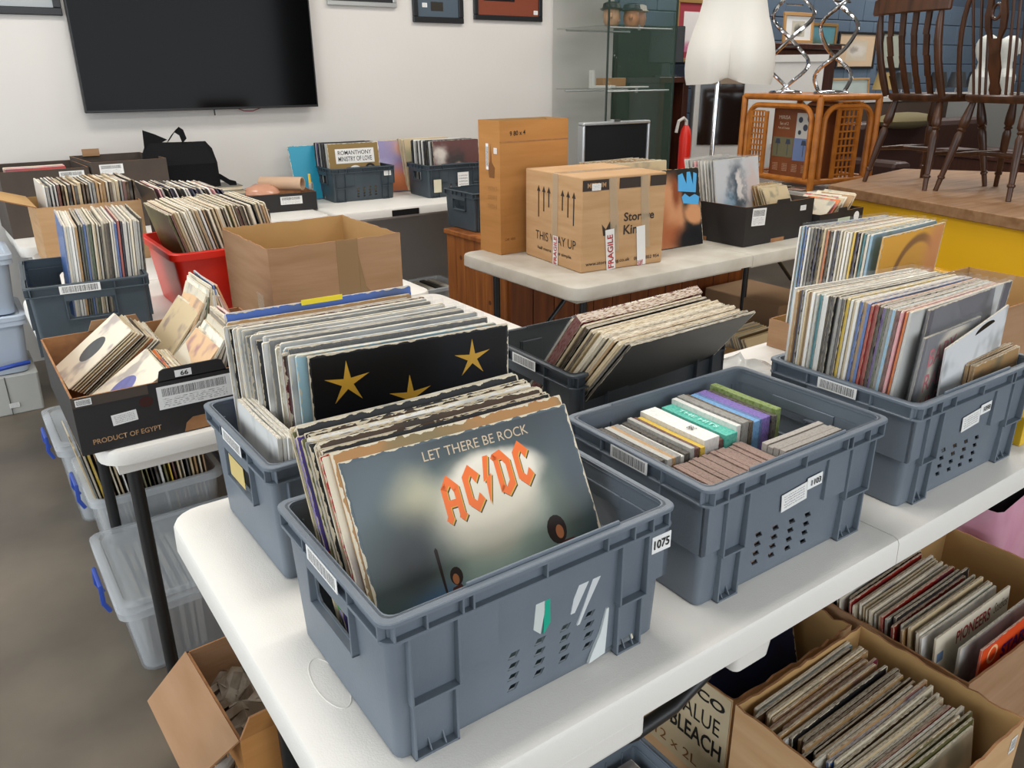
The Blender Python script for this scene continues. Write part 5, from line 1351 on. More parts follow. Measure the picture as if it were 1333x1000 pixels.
text('print', 'TESCO', (-0.0012, 0.090, 0.262), (0, -1, 0), (0, 0, 1), 0.024, M_ink, TB, 0.150, 0.03)
text('print', 'VALUE', (-0.0012, 0.084, 0.208), (0, -1, 0), (0, 0, 1), 0.040, M_ink, TB, 0.122, 0.0)
text('print', 'BLEACH', (-0.0012, 0.082, 0.152), (0, -1, 0), (0, 0, 1), 0.042, M_ink, TB, 0.136, 0.02)
text('print', '12 x 2L', (-0.0012, 0.130, 0.085), (0, -1, 0), (0, 0, 1), 0.025, M_brprint, TB, 0.12, 0.0)
pack(7, (1.055, 0.775, 0.005), (1.055, 0.96, 0.005), (2, -2), (16, 4), 'in bleach carton', 'records in the bleach carton', pal('navy*4,black*2,purple'), size=0.315, t=(0.008, 0.018))
RB = carton('open_carton', 'large brown carton of records on the floor at the far right', 1.432, 0.500, 0.0, 0.545, 0.345, 0.305, M_card, M_cardin, -0.02, 0.0045, ragged=0.003)
GRB = 'records in the far right floor carton'
red_ = sleeve('record_sleeve', 'orange record sleeve with purple lettering, frontmost in the right floor carton', 'record', GRB, (1.52, 0.512, 0.012), 0.0, math.radians(2), 0.316, 0.004, '#d7491f', var=0)
picture_plate(red_, mat('orange_red_print', '#d94c1e', 0.4), y=-0.05)
text('cover_lettering', 'STARJAZZ', (0.62, -0.08, 0.84), (1, 0, 0), (0, 0, 1), 0.13, mat('purple_print', '#4a2570', 0.4), red_, 0.66, 0.03, 0.05)
MB().tube([(0.16 + 0.06 * math.cos(2 * PI * k / 20), -0.1, 0.90 + 0.06 * math.sin(2 * PI * k / 20)) for k in range(20)], 0.010, 6, closed=True).build('cover_badge', mat('peach_print', '#f0b98a', 0.4), red_)
pio = sleeve('record_sleeve', 'cream record sleeve with red lettering in the right floor carton', 'record', GRB, (1.475, 0.566, 0.016), 0.0, math.radians(5), 0.316, 0.004, '#ded3bd', var=0)
picture_plate(pio, mat('cream_print', '#dfd5c0', 0.4), y=-0.05)
text('cover_lettering', 'PIONEERS', (0.50, -0.08, 0.89), (1, 0, 0), (0, 0, 1), 0.10, mat('dark_red_print', '#94201c', 0.4), pio, 0.46, 0.02, 0.05)
text('cover_lettering', 'Studios', (0.88, -0.08, 0.90), (1, 0, 0), (0, 0, 1), 0.08, M_dkink, pio, 0.20, 0.0, 0.05, shear=0.3)
MB().box(0.03, -0.1, 0.80, 0.11, -0.06, 0.87).build('cover_badge', mat('blue_grey_badge', '#6f88a8', 0.4), pio)
sleeve('record_sleeve', 'pale grey record sleeve between the red lettered and orange ones', 'record', GRB, (1.50, 0.538, 0.006), 0.0, math.radians(3), 0.314, 0.005, 'pale grey')
pack(23, (1.462, 0.577, 0.012), (1.455, 0.785, 0.012), (0, 3), (7, 6), 'in far right floor carton', GRB, P_WORN + pal('yellow*2,red,sky blue*2,tan*2'), first=4, jz=0.012, jx=0.012)
pb = thing('pink_bag', 'pink plastic bag beside the far right floor carton', 'bag', (2.20, 0.86, 0))
rings = []
for z_, a_, b_ in ((0, 0.13, 0.10), (0.05, 0.16, 0.12), (0.20, 0.165, 0.125), (0.32, 0.17, 0.12), (0.37, 0.165, 0.115)):
    rings.append([(px * (1 + 0.06 * math.sin(py * 40 + z_ * 20)), py * (1 + 0.10 * math.sin(px * 35)), z_ + (0.012 * math.sin(px * 50) if z_ > 0.3 else 0)) for px, py in rect_ring(0, 0, a_, b_, 0.04, 4)])
MB().loft(rings, True, False).build('bag_body', mat('pink_film', '#dba3b6', 0.4, col2='#cf8fa6', scale=8), pb, smooth=True)
sticker('bag_print', (-0.168, -0.03, 0.22), (0, -1, 0), (0, 0, 1), 0.10, 0.08, M_small, pb)
MB().rloft([(0.30, 0.14, 0.10, 0.04), (0.39, 0.12, 0.09, 0.04), (0.41, 0.05, 0.04, 0.02)], n=3).build('dark_contents', M_cloth, pb, smooth=True)
bkb = MB().box(1.99, 0.90, 0.0, 2.03, 1.12, 0.28); tag(bkb.build('black_folder', M_cloth, bevel=0.003), 'black folder standing behind the pink bag', 'folder')
cr_ = carton('open_carton', 'brown carton at the right edge on the front table', 1.665, 0.690, 0.741, 0.33, 0.24, 0.235, M_card, M_cardin, -0.03)
yb_ = MB().box(1.60, 0.575, 0.741, 1.64, 0.66, 0.80); tag(yb_.build('yellow_booklet', mat('yellow_cover', '#d8b020', 0.5), bevel=0.001), 'small yellow booklet beside the 1098 crate', 'booklet')
# tub with black and white things under the wall table
ft = lidded_tub('clear tub with dark striped things under the wall table', 2.30, 4.22, 0.20, 0.16, 0.23, False, False)
for k in range(5):
    tag(MB().box(2.17 + k * 0.055, 4.10, 0.012, 2.205 + k * 0.055, 4.34, 0.225).build('cassette_box', mat('dark_cassette' if k % 2 else 'pale_cassette', '#35312c' if k % 2 else '#b8b2a4', 0.5), bevel=0.002), '%s cassette box, %s from left in clear tub under wall table' % ('dark' if k % 2 else 'pale', 'first' if k == 0 else ordinal(k + 1)), 'cassette', 'cassette boxes in the clear tub')


# ------------------------------------------------------------------ yellow counter and chairs
def poly_prism(name, pts, z0, z1, m, parent=None, bevel=0.0):
    return MB().prism(pts, (0, 0, z0), (1, 0, 0), (0, 1, 0), (0, 0, z1 - z0)).build(name, m, parent, bevel=bevel)
YC = thing('yellow_counter', 'yellow painted counter with a worn oak top', 'counter', (0, 0, 0))
cp = [(3.46, 0.90), (3.60, 0.62), (5.35, 0.35), (5.55, 1.95), (5.02, 2.82), (3.97, 2.64)]
cen = (4.5, 1.6)
poly_prism('counter_top', cp, 0.80, 0.85, M_oak, YC, 0.003)
poly_prism('counter_body', [(cen[0] + (x - cen[0]) * 0.97, cen[1] + (y - cen[1]) * 0.97) for x, y in cp], 0.0, 0.80, M_yellow, YC)
poly_prism('kick_panel', [(cen[0] + (x - cen[0]) * 0.985, cen[1] + (y - cen[1]) * 0.985) for x, y in cp], 0.0, 0.55, M_yellow, YC, 0.004)

def turned(b, p0, p1, prof, n=12):
    """Turned member from p0 to p1; prof is (t, radius)."""
    p0, p1 = Vector(p0), Vector(p1)
    return b.tube([p0.lerp(p1, t) for t, r in prof], [r for t, r in prof], n)
LEG = [(0, 0.013), (0.05, 0.015), (0.18, 0.021), (0.26, 0.022), (0.29, 0.014), (0.31, 0.020), (0.33, 0.013), (0.37, 0.019), (0.42, 0.019), (0.60, 0.017), (0.78, 0.013), (0.82, 0.0125), (0.83, 0.017), (0.85, 0.017), (0.86, 0.012), (1, 0.011)]
def chair(label, x, y, z, rz, wheel=False):
    t = thing('wooden_chair', label, 'chair', (x, y, z), rz, 'dark wooden chairs on the counter')
    t.scale = (1.06, 1.06, 1.06)
    sh = 0.440
    # shaped seat, back at -y
    ring = [(0.205 * math.copysign(abs(math.cos(a)) ** 0.55, math.cos(a)) * (1.0 + 0.06 * math.sin(a)), 0.195 * math.copysign(abs(math.sin(a)) ** 0.6, math.sin(a))) for a in [2 * PI * k / 32 for k in range(32)]]
    MB().loft([[(px * s_, py * s_, zz) for px, py in ring] for zz, s_ in ((sh - 0.035, 0.93), (sh - 0.022, 0.99), (sh - 0.006, 1.0), (sh, 0.98))]).build('seat', M_chair, t, smooth=True)
    for sx in (-1, 1):
        for sy in (-1, 1):
            lg = turned(MB(), (sx * 0.135, sy * 0.13, sh - 0.03), (sx * 0.195, sy * 0.20, 0.0), LEG)
            lg.build('leg', M_chair, t, smooth=True)
        turned(MB(), (sx * 0.172, -0.176, 0.17), (sx * 0.172, 0.176, 0.17), [(0, 0.008), (0.5, 0.013), (1, 0.008)]).build('stretcher', M_chair, t, smooth=True)
    turned(MB(), (-0.172, 0.0, 0.17), (0.172, 0.0, 0.17), [(0, 0.008), (0.5, 0.013), (1, 0.008)]).build('stretcher', M_chair, t, smooth=True)
    def bk(zz): return -0.165 - 0.16 * zz - 0.05 * math.sin(zz * 6)   # rake of the back
    if not wheel:
        for x_ in (-0.17, 0.17):
            pts = [(x_ * (1 + 0.12 * zz), bk(zz), sh - 0.01 + zz) for zz in (0, 0.08, 0.16, 0.24, 0.32, 0.37)]
            MB().tube(pts, [0.016, 0.018, 0.017, 0.018, 0.016, 0.011], 12).build('back_post', M_chair, t, smooth=True)
        for x_ in (-0.105, -0.035, 0.035, 0.105):
            b = MB()
            zs = (0, 0.09, 0.18, 0.27, 0.37)
            for z0, z1 in zip(zs[:-1], zs[1:]):
                b.hexa([(x_ - 0.015, bk(z0) - 0.005, sh - 0.01 + z0), (x_ + 0.015, bk(z0) - 0.005, sh - 0.01 + z0), (x_ + 0.015, bk(z0) + 0.005, sh - 0.01 + z0), (x_ - 0.015, bk(z0) + 0.005, sh - 0.01 + z0),
                        (x_ * 1.06 - 0.015, bk(z1) - 0.005, sh - 0.01 + z1), (x_ * 1.06 + 0.015, bk(z1) - 0.005, sh - 0.01 + z1), (x_ * 1.06 + 0.015, bk(z1) + 0.005, sh - 0.01 + z1), (x_ * 1.06 - 0.015, bk(z1) + 0.005, sh - 0.01 + z1)])
            b.build('back_slat', M_chair, t)
        rings = []
        for k in range(9):
            f = -1 + k / 4
            y0 = bk(0.38) - 0.03 * (1 - f * f)
            hh = 0.048 - 0.012 * f * f
            rings.append([(0.225 * f, y0 - 0.012, sh + 0.355), (0.225 * f, y0 + 0.012, sh + 0.355), (0.225 * f, y0 + 0.010, sh + 0.355 + 2 * hh), (0.225 * f, y0 - 0.010, sh + 0.355 + 2 * hh)])
        MB().loft(rings).build('crest_rail', M_chair, t, bevel=0.006)
    else:
        hoop = []
        for k in range(25):
            a = PI * k / 24
            zz = 0.56 * math.sin(a) ** 0.75
            hoop.append((-0.185 * math.cos(a), bk(zz * 0.7), sh - 0.01 + zz))
        MB().tube(hoop, 0.011, 10).build('back_hoop', M_chair, t, smooth=True)
        for x_ in (-0.130, -0.095, -0.060, 0.060, 0.095, 0.130):
            zt = 0.56 * (1 - (x_ / 0.185) ** 2) ** 0.375
            MB().tube([(x_ * 0.85, bk(0), sh - 0.01), (x_, bk(zt * 0.7), sh - 0.01 + zt)], 0.006, 8).build('back_stick', M_chair, t, smooth=True)
        prof = [(0.020, 0.0), (0.028, 0.03), (0.020, 0.06), (0.030, 0.12), (0.024, 0.18), (0.030, 0.24), (0.050, 0.28), (0.054, 0.33), (0.044, 0.38), (0.050, 0.42), (0.034, 0.48), (0.020, 0.55)]
        b = MB()
        for (w0, z0), (w1, z1) in zip(prof[:-1], prof[1:]):
            segs = [(-1, 1)] if not 0.25 < (z0 + z1) / 2 < 0.44 else [(-1, -0.45), (0.45, 1)]
            for s0, s1 in segs:
                b.hexa([(w0 * s0, bk(z0 * 0.7) - 0.006, sh - 0.01 + z0), (w0 * s1, bk(z0 * 0.7) - 0.006, sh - 0.01 + z0), (w0 * s1, bk(z0 * 0.7) + 0.006, sh - 0.01 + z0), (w0 * s0, bk(z0 * 0.7) + 0.006, sh - 0.01 + z0),
                        (w1 * s0, bk(z1 * 0.7) - 0.006, sh - 0.01 + z1), (w1 * s1, bk(z1 * 0.7) - 0.006, sh - 0.01 + z1), (w1 * s1, bk(z1 * 0.7) + 0.006, sh - 0.01 + z1), (w1 * s0, bk(z1 * 0.7) + 0.006, sh - 0.01 + z1)])
        b.build('pierced_splat', M_chair, t)
        MB().tube([(0.021 * math.cos(2 * PI * k / 14), bk(0.235) - 0.001, sh + 0.335 + 0.030 * math.sin(2 * PI * k / 14)) for k in range(14)], 0.007, 8, closed=True).build('splat_ring', M_chair, t, smooth=True)
    return t
chair('dark wooden slat-back chair standing on the yellow counter', 4.395, 2.345, 0.85, math.radians(-104))
chair('dark wooden hoop-back chair with a pierced splat on the yellow counter', 4.330, 1.905, 0.85, math.radians(-104), True)

# ------------------------------------------------------------------ rattan stand, printed lamp box, spiral lamps
rt = math.radians(-10)
T5 = thing('side_table', 'plain grey side table under the rattan stand', 'table', (4.30, 2.96, 0), rt)
MB().box(-0.02, -0.02, 0.70, 0.95, 0.95, 0.74).build('table_top', mat('grey_laminate', '#b0aca4', 0.5), T5, bevel=0.003)
for x_ in (0.03, 0.90):
    for y_ in (0.03, 0.90):
        MB().box(x_ - 0.02, y_ - 0.02, 0, x_ + 0.02, y_ + 0.02, 0.70).build('leg', M_black, T5)
RS = thing('rattan_stand', 'honey coloured rattan stand with woven side panels', 'stand', (4.355, 3.02, 0.741), rt)
W, D, H = 0.66, 0.48, 0.545     # W runs back along local y (the left face), D along local x
for x_ in (0, D):
    for y_ in (0, W):
        MB().tube([(x_, y_, 0), (x_, y_, H)], 0.021, 10).build('corner_post', M_rattan, RS, smooth=True)
for z_ in (H - 0.004, 0.055):
    for a_, b_ in (((0, 0), (D, 0)), ((D, 0), (D, W)), ((D, W), (0, W)), ((0, W), (0, 0))):
        MB().tube([(a_[0], a_[1], z_), (b_[0], b_[1], z_)], 0.019, 10).build('rail', M_rattan, RS, smooth=True)
MB().box(0.0, 0.0, H, D, W, H + 0.012).build('top_board', M_rattan, RS)
def bow(b, o, u, w0, w1, z0, z1, r, rad):
    o, u = Vector(o), Vector(u)
    pts = [o + u * w0 + Vector((0, 0, z0))]
    for k in range(7):
        a = PI - PI / 2 * k / 6
        pts.append(o + u * (w0 + r + r * math.cos(a)) + Vector((0, 0, z1 - r + r * math.sin(a))))
    for k in range(7):
        a = PI / 2 - PI / 2 * k / 6
        pts.append(o + u * (w1 - r + r * math.cos(a)) + Vector((0, 0, z1 - r + r * math.sin(a))))
    pts.append(o + u * w1 + Vector((0, 0, z0)))
    return b.tube(pts, rad, 8)
bow(MB(), (0.0, 0, 0), (0, 1, 0), 0.05, W - 0.05, 0.055, H - 0.055, 0.09, 0.017).build('bow', M_rattan, RS, smooth=True)
bow(MB(), (0.0, 0, 0), (1, 0, 0), 0.05, D - 0.05, 0.055, H - 0.055, 0.09, 0.017).build('bow', M_rattan, RS, smooth=True)
bow(MB(), (D, 0, 0), (0, 1, 0), 0.05, W - 0.05, 0.055, H - 0.055, 0.09, 0.017).build('bow', M_rattan, RS, smooth=True)
def weave(o, u, w, h, name='woven_panel'):
    o, u = Vector(o), Vector(u).normalized(); n = u.cross(Vector((0, 0, 1)))
    b = MB()
    for k in range(5):
        b.obox(o + u * (w * k / 4 - 0.006), u * 0.012, n * 0.006, (0, 0, h))
    for k in range(12):
        b.obox(o + n * 0.006 + Vector((0, 0, h * k / 11 - 0.005)), u * w, n * 0.005, (0, 0, 0.010))
    for s_ in (-0.03, w):
        b.obox(o + u * s_, u * 0.03, n * 0.012, (0, 0, h))
    return b.build(name, M_rattan, RS)
weave((0.0, W - 0.10, 0.07), (0, -1, 0), 0.11, H - 0.16)
weave((0.17, 0.0, 0.05), (1, 0, 0), 0.14, H - 0.08)
for k in range(9):
    MB().tube([(0.0, 0.06 + k * 0.068, 0.052), (D, 0.06 + k * 0.068, 0.052)], 0.009, 6).build('floor_cane', M_rattan, RS, smooth=True)
LB = thing('lamp_carton', 'printed brown lamp carton standing inside the rattan stand', 'box', (4.355, 3.02, 0.805), rt)
MB().box(0.06, 0.07, 0, 0.30, 0.44, 0.42).build('carton_body', mat('chestnut_carton', '#7d4524', 0.55), LB, bevel=0.002)
def lbs(name, y0, y1, z0, z1, m): return sticker(name, (0.0595, (y0 + y1) / 2, (z0 + z1) / 2), (0, -1, 0), (0, 0, 1), y1 - y0, z1 - z0, m, LB)
lbs('printed_photo', 0.075, 0.235, 0.235, 0.385, mat('pale_photo', '#c3c1bb', 0.5))
lbs('printed_photo', 0.245, 0.425, 0.115, 0.235, mat('olive_photo', '#6d6a50', 0.5))
lbs('printed_photo', 0.075, 0.240, 0.100, 0.235, mat('blue_photo', '#6b7ea8', 0.5))
for y_, z_, r_ in ((0.20, 0.345, 0.018), (0.12, 0.355, 0.026), (0.20, 0.27, 0.014), (0.11, 0.275, 0.018), (0.155, 0.30, 0.020)):
    MB().prism([(y_ + r_ * math.cos(2 * PI * k / 12), z_ + r_ * math.sin(2 * PI * k / 12)) for k in range(12)], (0.0580, 0, 0), (0, 1, 0), (0, 0, 1), (0.0006, 0, 0)).build('printed_shape', mat('print_slate', '#3a4252', 0.5), LB)
for y_ in (0.38, 0.29, 0.155):
    MB().prism([(y_ - 0.022, 0.195), (y_ + 0.022, 0.195), (y_ + 0.015, 0.225), (y_ - 0.015, 0.225)], (0.0580, 0, 0), (0, 1, 0), (0, 0, 1), (0.0006, 0, 0)).build('printed_shape', mat('print_slate', '#3a4252', 0.5), LB)
    MB().prism([(y_ - 0.002, 0.125), (y_ + 0.002, 0.125), (y_ + 0.002, 0.195), (y_ - 0.002, 0.195)], (0.0580, 0, 0), (0, 1, 0), (0, 0, 1), (0.0006, 0, 0)).build('printed_shape', mat('print_slate', '#3a4252', 0.5), LB)
M_pp = mat('pale_print2', '#d9c4ae', 0.5)
text('print', 'MIRISA', (0.0588, 0.34, 0.355), (0, -1, 0), (0, 0, 1), 0.022, M_pp, LB, 0.10)
text('print', 'Set of 2', (0.0588, 0.34, 0.318), (0, -1, 0), (0, 0, 1), 0.018, M_pp, LB, 0.075)
text('print', 'Pack of 2 lamps', (0.0588, 0.34, 0.290), (0, -1, 0), (0, 0, 1), 0.016, M_pp, LB, 0.10)
for k in range(4):
    lbs('print_block', 0.10 + k * 0.085, 0.16 + k * 0.085, 0.02, 0.085, print_mat('chestnut_small_print', '#7d4524', '#c3a488', 'small'))
def spiral_lamp(label, x, y, z, s, ph, h=0.62):
    t = thing('spiral_lamp', label, 'lamp', (x, y, z), 0, 'chrome spiral lamps')
    MB().lathe([(0.075 * s, 0), (0.078 * s, 0.006), (0.070 * s, 0.016), (0.02 * s, 0.022)], 24).build('lamp_base', M_chrome, t, smooth=True)
    for q in (0, PI):
        pts = []
        for k in range(49):
            f = k / 48
            a = ph + q + f * 2.2 * PI
            r = s * (0.068 + 0.022 * math.sin(f * PI * 2.2 * 1.0) ** 2)
            pts.append((r * math.cos(a), r * math.sin(a), 0.018 + f * h))
        MB().tube(pts, 0.0120, 8).build('spiral_tube', M_chrome, t, smooth=True)
    for f in (0.42, 0.8):
        MB().tube([(-0.06 * s, 0, 0.018 + f * h), (0.06 * s, 0, 0.018 + f * h)], 0.005, 6).build('cross_bar', M_chrome, t, smooth=True)
    return t
spiral_lamp('chrome spiral lamp on the rattan stand, nearer the mannequin', 4.56, 3.43, 1.30, 1.35, 0.4)
spiral_lamp('chrome spiral lamp on the rattan stand, nearer the chairs', 4.62, 3.14, 1.30, 1.35, 1.6)
# singles and cards on the side table
for k in range(4):
    sleeve('single_sleeve', '%s card lying flat on the side table, %s from the left' % (['pale', 'pinkish', 'cream', 'tan'][k], ['first', 'second', 'third', 'last'][k]), 'card', 'cards lying on the side table', (4.325 + 0.005 * k, 3.0 + 0.17 * k, 0.744), rt + 0.1 * k, math.radians(-89), 0.04 if False else 0.12, 0.004, ['#d8d2c6', '#d0aa98', '#ddd0b5', '#b4946c'][k], 0.12, var=0)

# ------------------------------------------------------------------ mannequin hips on a pole
MN = thing('mannequin_hips', 'white mannequin hips seen from behind on a chrome pole', 'mannequin', (3.10, 2.655, 0.741), math.radians(-49.5))
rings = []
prof = [(0.640, 0.190, 0.115, 1.0), (0.66, 0.198, 0.122, 1.0), (0.70, 0.202, 0.135, 0.9), (0.75, 0.200, 0.142, 0.8), (0.80, 0.193, 0.135, 0.6), (0.86, 0.175, 0.115, 0.3), (0.92, 0.155, 0.100, 0.15), (0.98, 0.141, 0.092, 0.05), (1.04, 0.138, 0.090, 0.0), (1.12, 0.160, 0.095, 0.1), (1.22, 0.172, 0.102, 0.1)]
for z_, a_, b_, cl in prof:
    ring = []
    for k in range(40):
        a = 2 * PI * k / 40
        ca, sa = math.cos(a), math.sin(a)
        px = a_ * math.copysign(abs(ca) ** 0.85, ca)
        py = b_ * sa
        if sa < 0:      # back side towards the camera: two rounded cheeks with a cleft
            u_ = px / a_
            py = -b_ * (abs(sa) ** 0.8) * (1.0 + 0.22 * cl * (math.exp(-((abs(u_) - 0.42) / 0.28) ** 2)) - 0.20 * cl * math.exp(-(u_ / 0.09) ** 2))
        zz = z_
        if z_ < 0.65:
            zz = z_ + 0.028 * math.exp(-(px / 0.035) ** 2) - 0.01 * abs(px) / a_
        ring.append((px, py, zz))
    rings.append(ring)
MB().loft(rings).build('hip_shell', M_mann, MN, smooth=True)
MB().tube([(-0.045, 0.0, 0.66), (-0.05, 0.0, 0.01)], 0.011, 12).build('pole', M_chrome, MN, smooth=True)
MB().lathe([(0.11, 0), (0.11, 0.006), (0.02, 0.014)], 24, (-0.05, 0, 0)).build('pole_base', M_chrome, MN, smooth=True)

# ------------------------------------------------------------------ glass display cabinet
GC_ = thing('glass_cabinet', 'glass display cabinet with metal shelf rails by the wall', 'cabinet', (3.72, 4.20, 0))
MB().box(0, 0, 0, 0.62, 0.58, 0.10).build('plinth', FB, GC_)
MB().box(0, 0.003, 0.10, 0.006, 0.58, 2.20).build('glass_pane', M_glass, GC_)
MB().box(0.006, 0, 0.10, 0.31, 0.006, 2.20).build('glass_pane', M_glass, GC_)
MB().box(0.313, 0, 0.10, 0.614, 0.006, 2.20).build('glass_pane', M_glass, GC_)
MB().box(0.614, 0, 0.10, 0.62, 0.58, 2.20).build('glass_pane', M_glass, GC_)
MB().box(0, 0, 2.20, 0.62, 0.58, 2.24).build('cabinet_top', M_alu, GC_)
for x_, y_ in ((0.003, 0.003), (0.617, 0.003)):
    MB().box(x_ - 0.005, y_ - 0.005, 0.10, x_ + 0.005, y_ + 0.005, 2.20).build('edge_strip', mat('dark_green_edge', '#2c3a35', 0.3), GC_)
for z_ in (0.66, 1.325, 1.715):
    sh_ = MB().box(0.02, 0.02, z_, 0.60, 0.56, z_ + 0.008).build('glass_shelf', M_glass, GC_)
    for y_ in (0.03, 0.45):
        MB().tube([(0.015, y_, z_ - 0.008), (0.605, y_, z_ - 0.008)], 0.006, 8).build('shelf_rail', M_alu, GC_, smooth=True)
    MB().box(0.30, 0.03, z_ - 0.02, 0.312, 0.045, z_ + 0.012).build('shelf_clip', M_alu, GC_)
def jug(label, x, y, z, skin, hat):
    t = thing('character_jug', label, 'jug', (x, y, z), math.radians(-45), 'character jugs in the glass cabinet')
    t.scale = (1.2, 1.2, 1.2)
    MB().lathe([(0.030, 0), (0.042, 0.02), (0.047, 0.05), (0.042, 0.078), (0.036, 0.09)], 16).build('jug_body', mat('jug_' + skin[1:], skin, 0.35), t, smooth=True)
    MB().lathe([(0.048, 0.082), (0.066, 0.086), (0.050, 0.094), (0.046, 0.115), (0.030, 0.122)], 16).build('hat', mat('jughat_' + hat[1:], hat, 0.35), t, smooth=True)
    MB().sphere((0, -0.048, 0.05), 0.012, 0.014, 0.016, 8, 6).build('nose', mat('jug_' + skin[1:], skin, 0.35), t, smooth=True)
    MB().tube([(0, 0.042, 0.02), (0, 0.085, 0.04), (0, 0.07, 0.085), (0, 0.04, 0.08)], 0.008, 8).build('handle', mat('jughat_' + hat[1:], hat, 0.35), t, smooth=True)
    return t
jug('small character jug with a black hat, left on the cabinet shelf', 3.90, 4.38, 1.724, '#c79a76', '#1f1d20')
jug('small character jug with a dark hat, second on the cabinet shelf', 3.98, 4.46, 1.724, '#b98a60', '#2a2626')
jug('small character jug with a tricorn hat, third on the cabinet shelf', 4.10, 4.40, 1.724, '#c98d64', '#26323a')
jug('small character jug with a white plumed hat, right on the cabinet shelf', 4.22, 4.46, 1.724, '#c79072', '#cfcac0')
def simple(name, label, cat, boxes, m, bevel=0.002, group=None, z=0):
    b = MB()
    for q in boxes: b.box(*q)
    return tag(b.build(name, m, bevel=bevel), label, cat, group)
M_white2 = mat('white_card', '#dcdad4', 0.6)
simple('card_stand', 'white L-shaped card stand on the lower cabinet shelf', 'stand', [(3.77, 4.40, 1.334, 3.79, 4.44, 1.45), (3.79, 4.40, 1.334, 3.98, 4.44, 1.352)], M_white2)
simple('small_case', 'tan and white boxed item on the lower cabinet shelf', 'box', [(3.92, 4.46, 1.334, 4.13, 4.54, 1.40)], mat('tan_case', '#a97a48', 0.5))
simple('paper_stack', 'white papers lying on the lower cabinet shelf', 'paper', [(3.99, 4.32, 1.334, 4.22, 4.44, 1.344)], M_white2)
# ------------------------------------------------------------------ back of the shop
DC = thing('dark_wardrobe', 'dark brown wardrobe with a rounded top behind the glass cabinet', 'wardrobe', (4.46, 5.00, 0))
pts = [(0, 0), (0.62, 0), (0.62, 1.62)] + [(0.62 - 0.16 + 0.16 * math.cos(PI / 2 * k / 6), 1.62 + 0.16 * math.sin(PI / 2 * k / 6)) for k in range(1, 7)] + [(0.0, 1.78)]
MB().prism(pts, (0, 0, 0), (1, 0, 0), (0, 0, 1), (0, 0.5, 0)).build('wardrobe_body', mat('near_black_wood', '#1e1815', 0.4, var=0.3, scale=5), DC)
MB().box(0.03, -0.015, 0.08, 0.59, 0.0, 1.55).build('door', mat('near_black_wood2', '#2a211c', 0.35, var=0.3, scale=5), DC)
MB().sphere((0.12, -0.02, 1.05), 0.018, 0.012, 0.022, 10, 6).build('keyhole_plate', M_alu, DC, smooth=True)
framed('framed_picture', 'red and white matted picture in a gold frame behind the mannequin', 5.45, 6.05, 1.52, 2.02, 5.30, mat('gold_frame', '#8c6a35', 0.5), mat('crimson_mount', '#8f2634', 0.6), 0.03, [(0.12, 0.12, 0.88, 0.85, cover_picture('pink_white_print', '#d8d2d0', [(0.7, 0.2, 0.3, 0.3, '#c887a0', 0.6), (0.5, 0.05, 0.7, 0.2, '#c06a8c', 0.4)], 0.2, 4))])
MO = thing('monitor', 'black monitor seen from behind near the mannequin', 'monitor', (4.78, 4.72, 1.40), math.radians(-40))
MB().box(-0.13, -0.02, 0.10, 0.13, 0.01, 0.36).build('screen_back', FB, MO, bevel=0.006)
MB().box(-0.03, 0.0, 0.01, 0.03, 0.03, 0.12).build('stand_neck', FB, MO)
MB().box(-0.09, -0.06, 0.0, 0.09, 0.08, 0.012).build('stand_foot', FB, MO)
simple('desk', 'brown wooden desk behind the glass cabinet', 'desk', [(4.56, 4.56, 1.36, 4.92, 4.92, 1.40), (4.58, 4.58, 0.0, 4.64, 4.90, 1.36), (4.84, 4.58, 0.0, 4.90, 4.90, 1.36)], M_mahog)
FE = thing('fire_extinguisher', 'red fire extinguisher behind the glass cabinet', 'extinguisher', (4.60, 4.30, 0.62))
MB().lathe([(0.040, 0), (0.046, 0.02), (0.046, 0.36), (0.034, 0.42), (0.016, 0.45)], 20).build('cylinder', M_red, FE, smooth=True)
MB().tube([(0, 0, 0.45), (0, 0, 0.48), (-0.03, 0.0, 0.50), (-0.08, 0, 0.48), (-0.10, 0, 0.40)], 0.012, 8).build('hose', mat('pale_hose', '#c9c4bd', 0.5), FE, smooth=True)
simple('plinth_block', 'white plinth carrying the fire extinguisher', 'plinth', [(4.44, 4.16, 0.0, 4.76, 4.40, 0.62)], M_white2)
WC = thing('white_cabinet', 'white cabinet with a dark glass front behind the mannequin pole', 'cabinet', (5.30, 4.22, 0), math.radians(-40))
MB().box(-0.49, 0.0, 0, 0.46, 0.25, 1.53).build('cabinet_body', mat('white_cabinet_paint', '#cfcdc8', 0.5), WC, bevel=0.004)
MB().box(-0.45, -0.012, 0.90, -0.12, 0.0, 1.42).build('glass_door', mat('dark_glass', '#1c1512', 0.08), WC)
MB().box(-0.51, -0.02, 1.50, 0.48, 0.26, 1.55).build('cabinet_top', mat('white_cabinet_paint', '#cfcdc8', 0.5), WC)
MB().box(0.12, -0.10, 0.88, 0.46, 0.0, 0.905).build('ledge', mat('white_cabinet_paint', '#cfcdc8', 0.5), WC)
FG_ = thing('black_figurine', 'black standing figurine in front of the white cabinet', 'figurine', (5.50, 3.98, 0.905), math.radians(-40))
MB().lathe([(0.045, 0), (0.050, 0.01), (0.042, 0.10), (0.036, 0.18), (0.045, 0.24), (0.040, 0.29), (0.014, 0.315)], 14).build('body', FB, FG_, smooth=True)
MB().sphere((0, 0, 0.345), 0.022, 0.024, 0.030, 10, 7).build('head', FB, FG_, smooth=True)
for s_ in (-1, 1):
    MB().tube([(s_ * 0.042, 0, 0.28), (s_ * 0.085, 0, 0.20), (s_ * 0.05, -0.02, 0.13)], 0.010, 8).build('arm', FB, FG_, smooth=True)
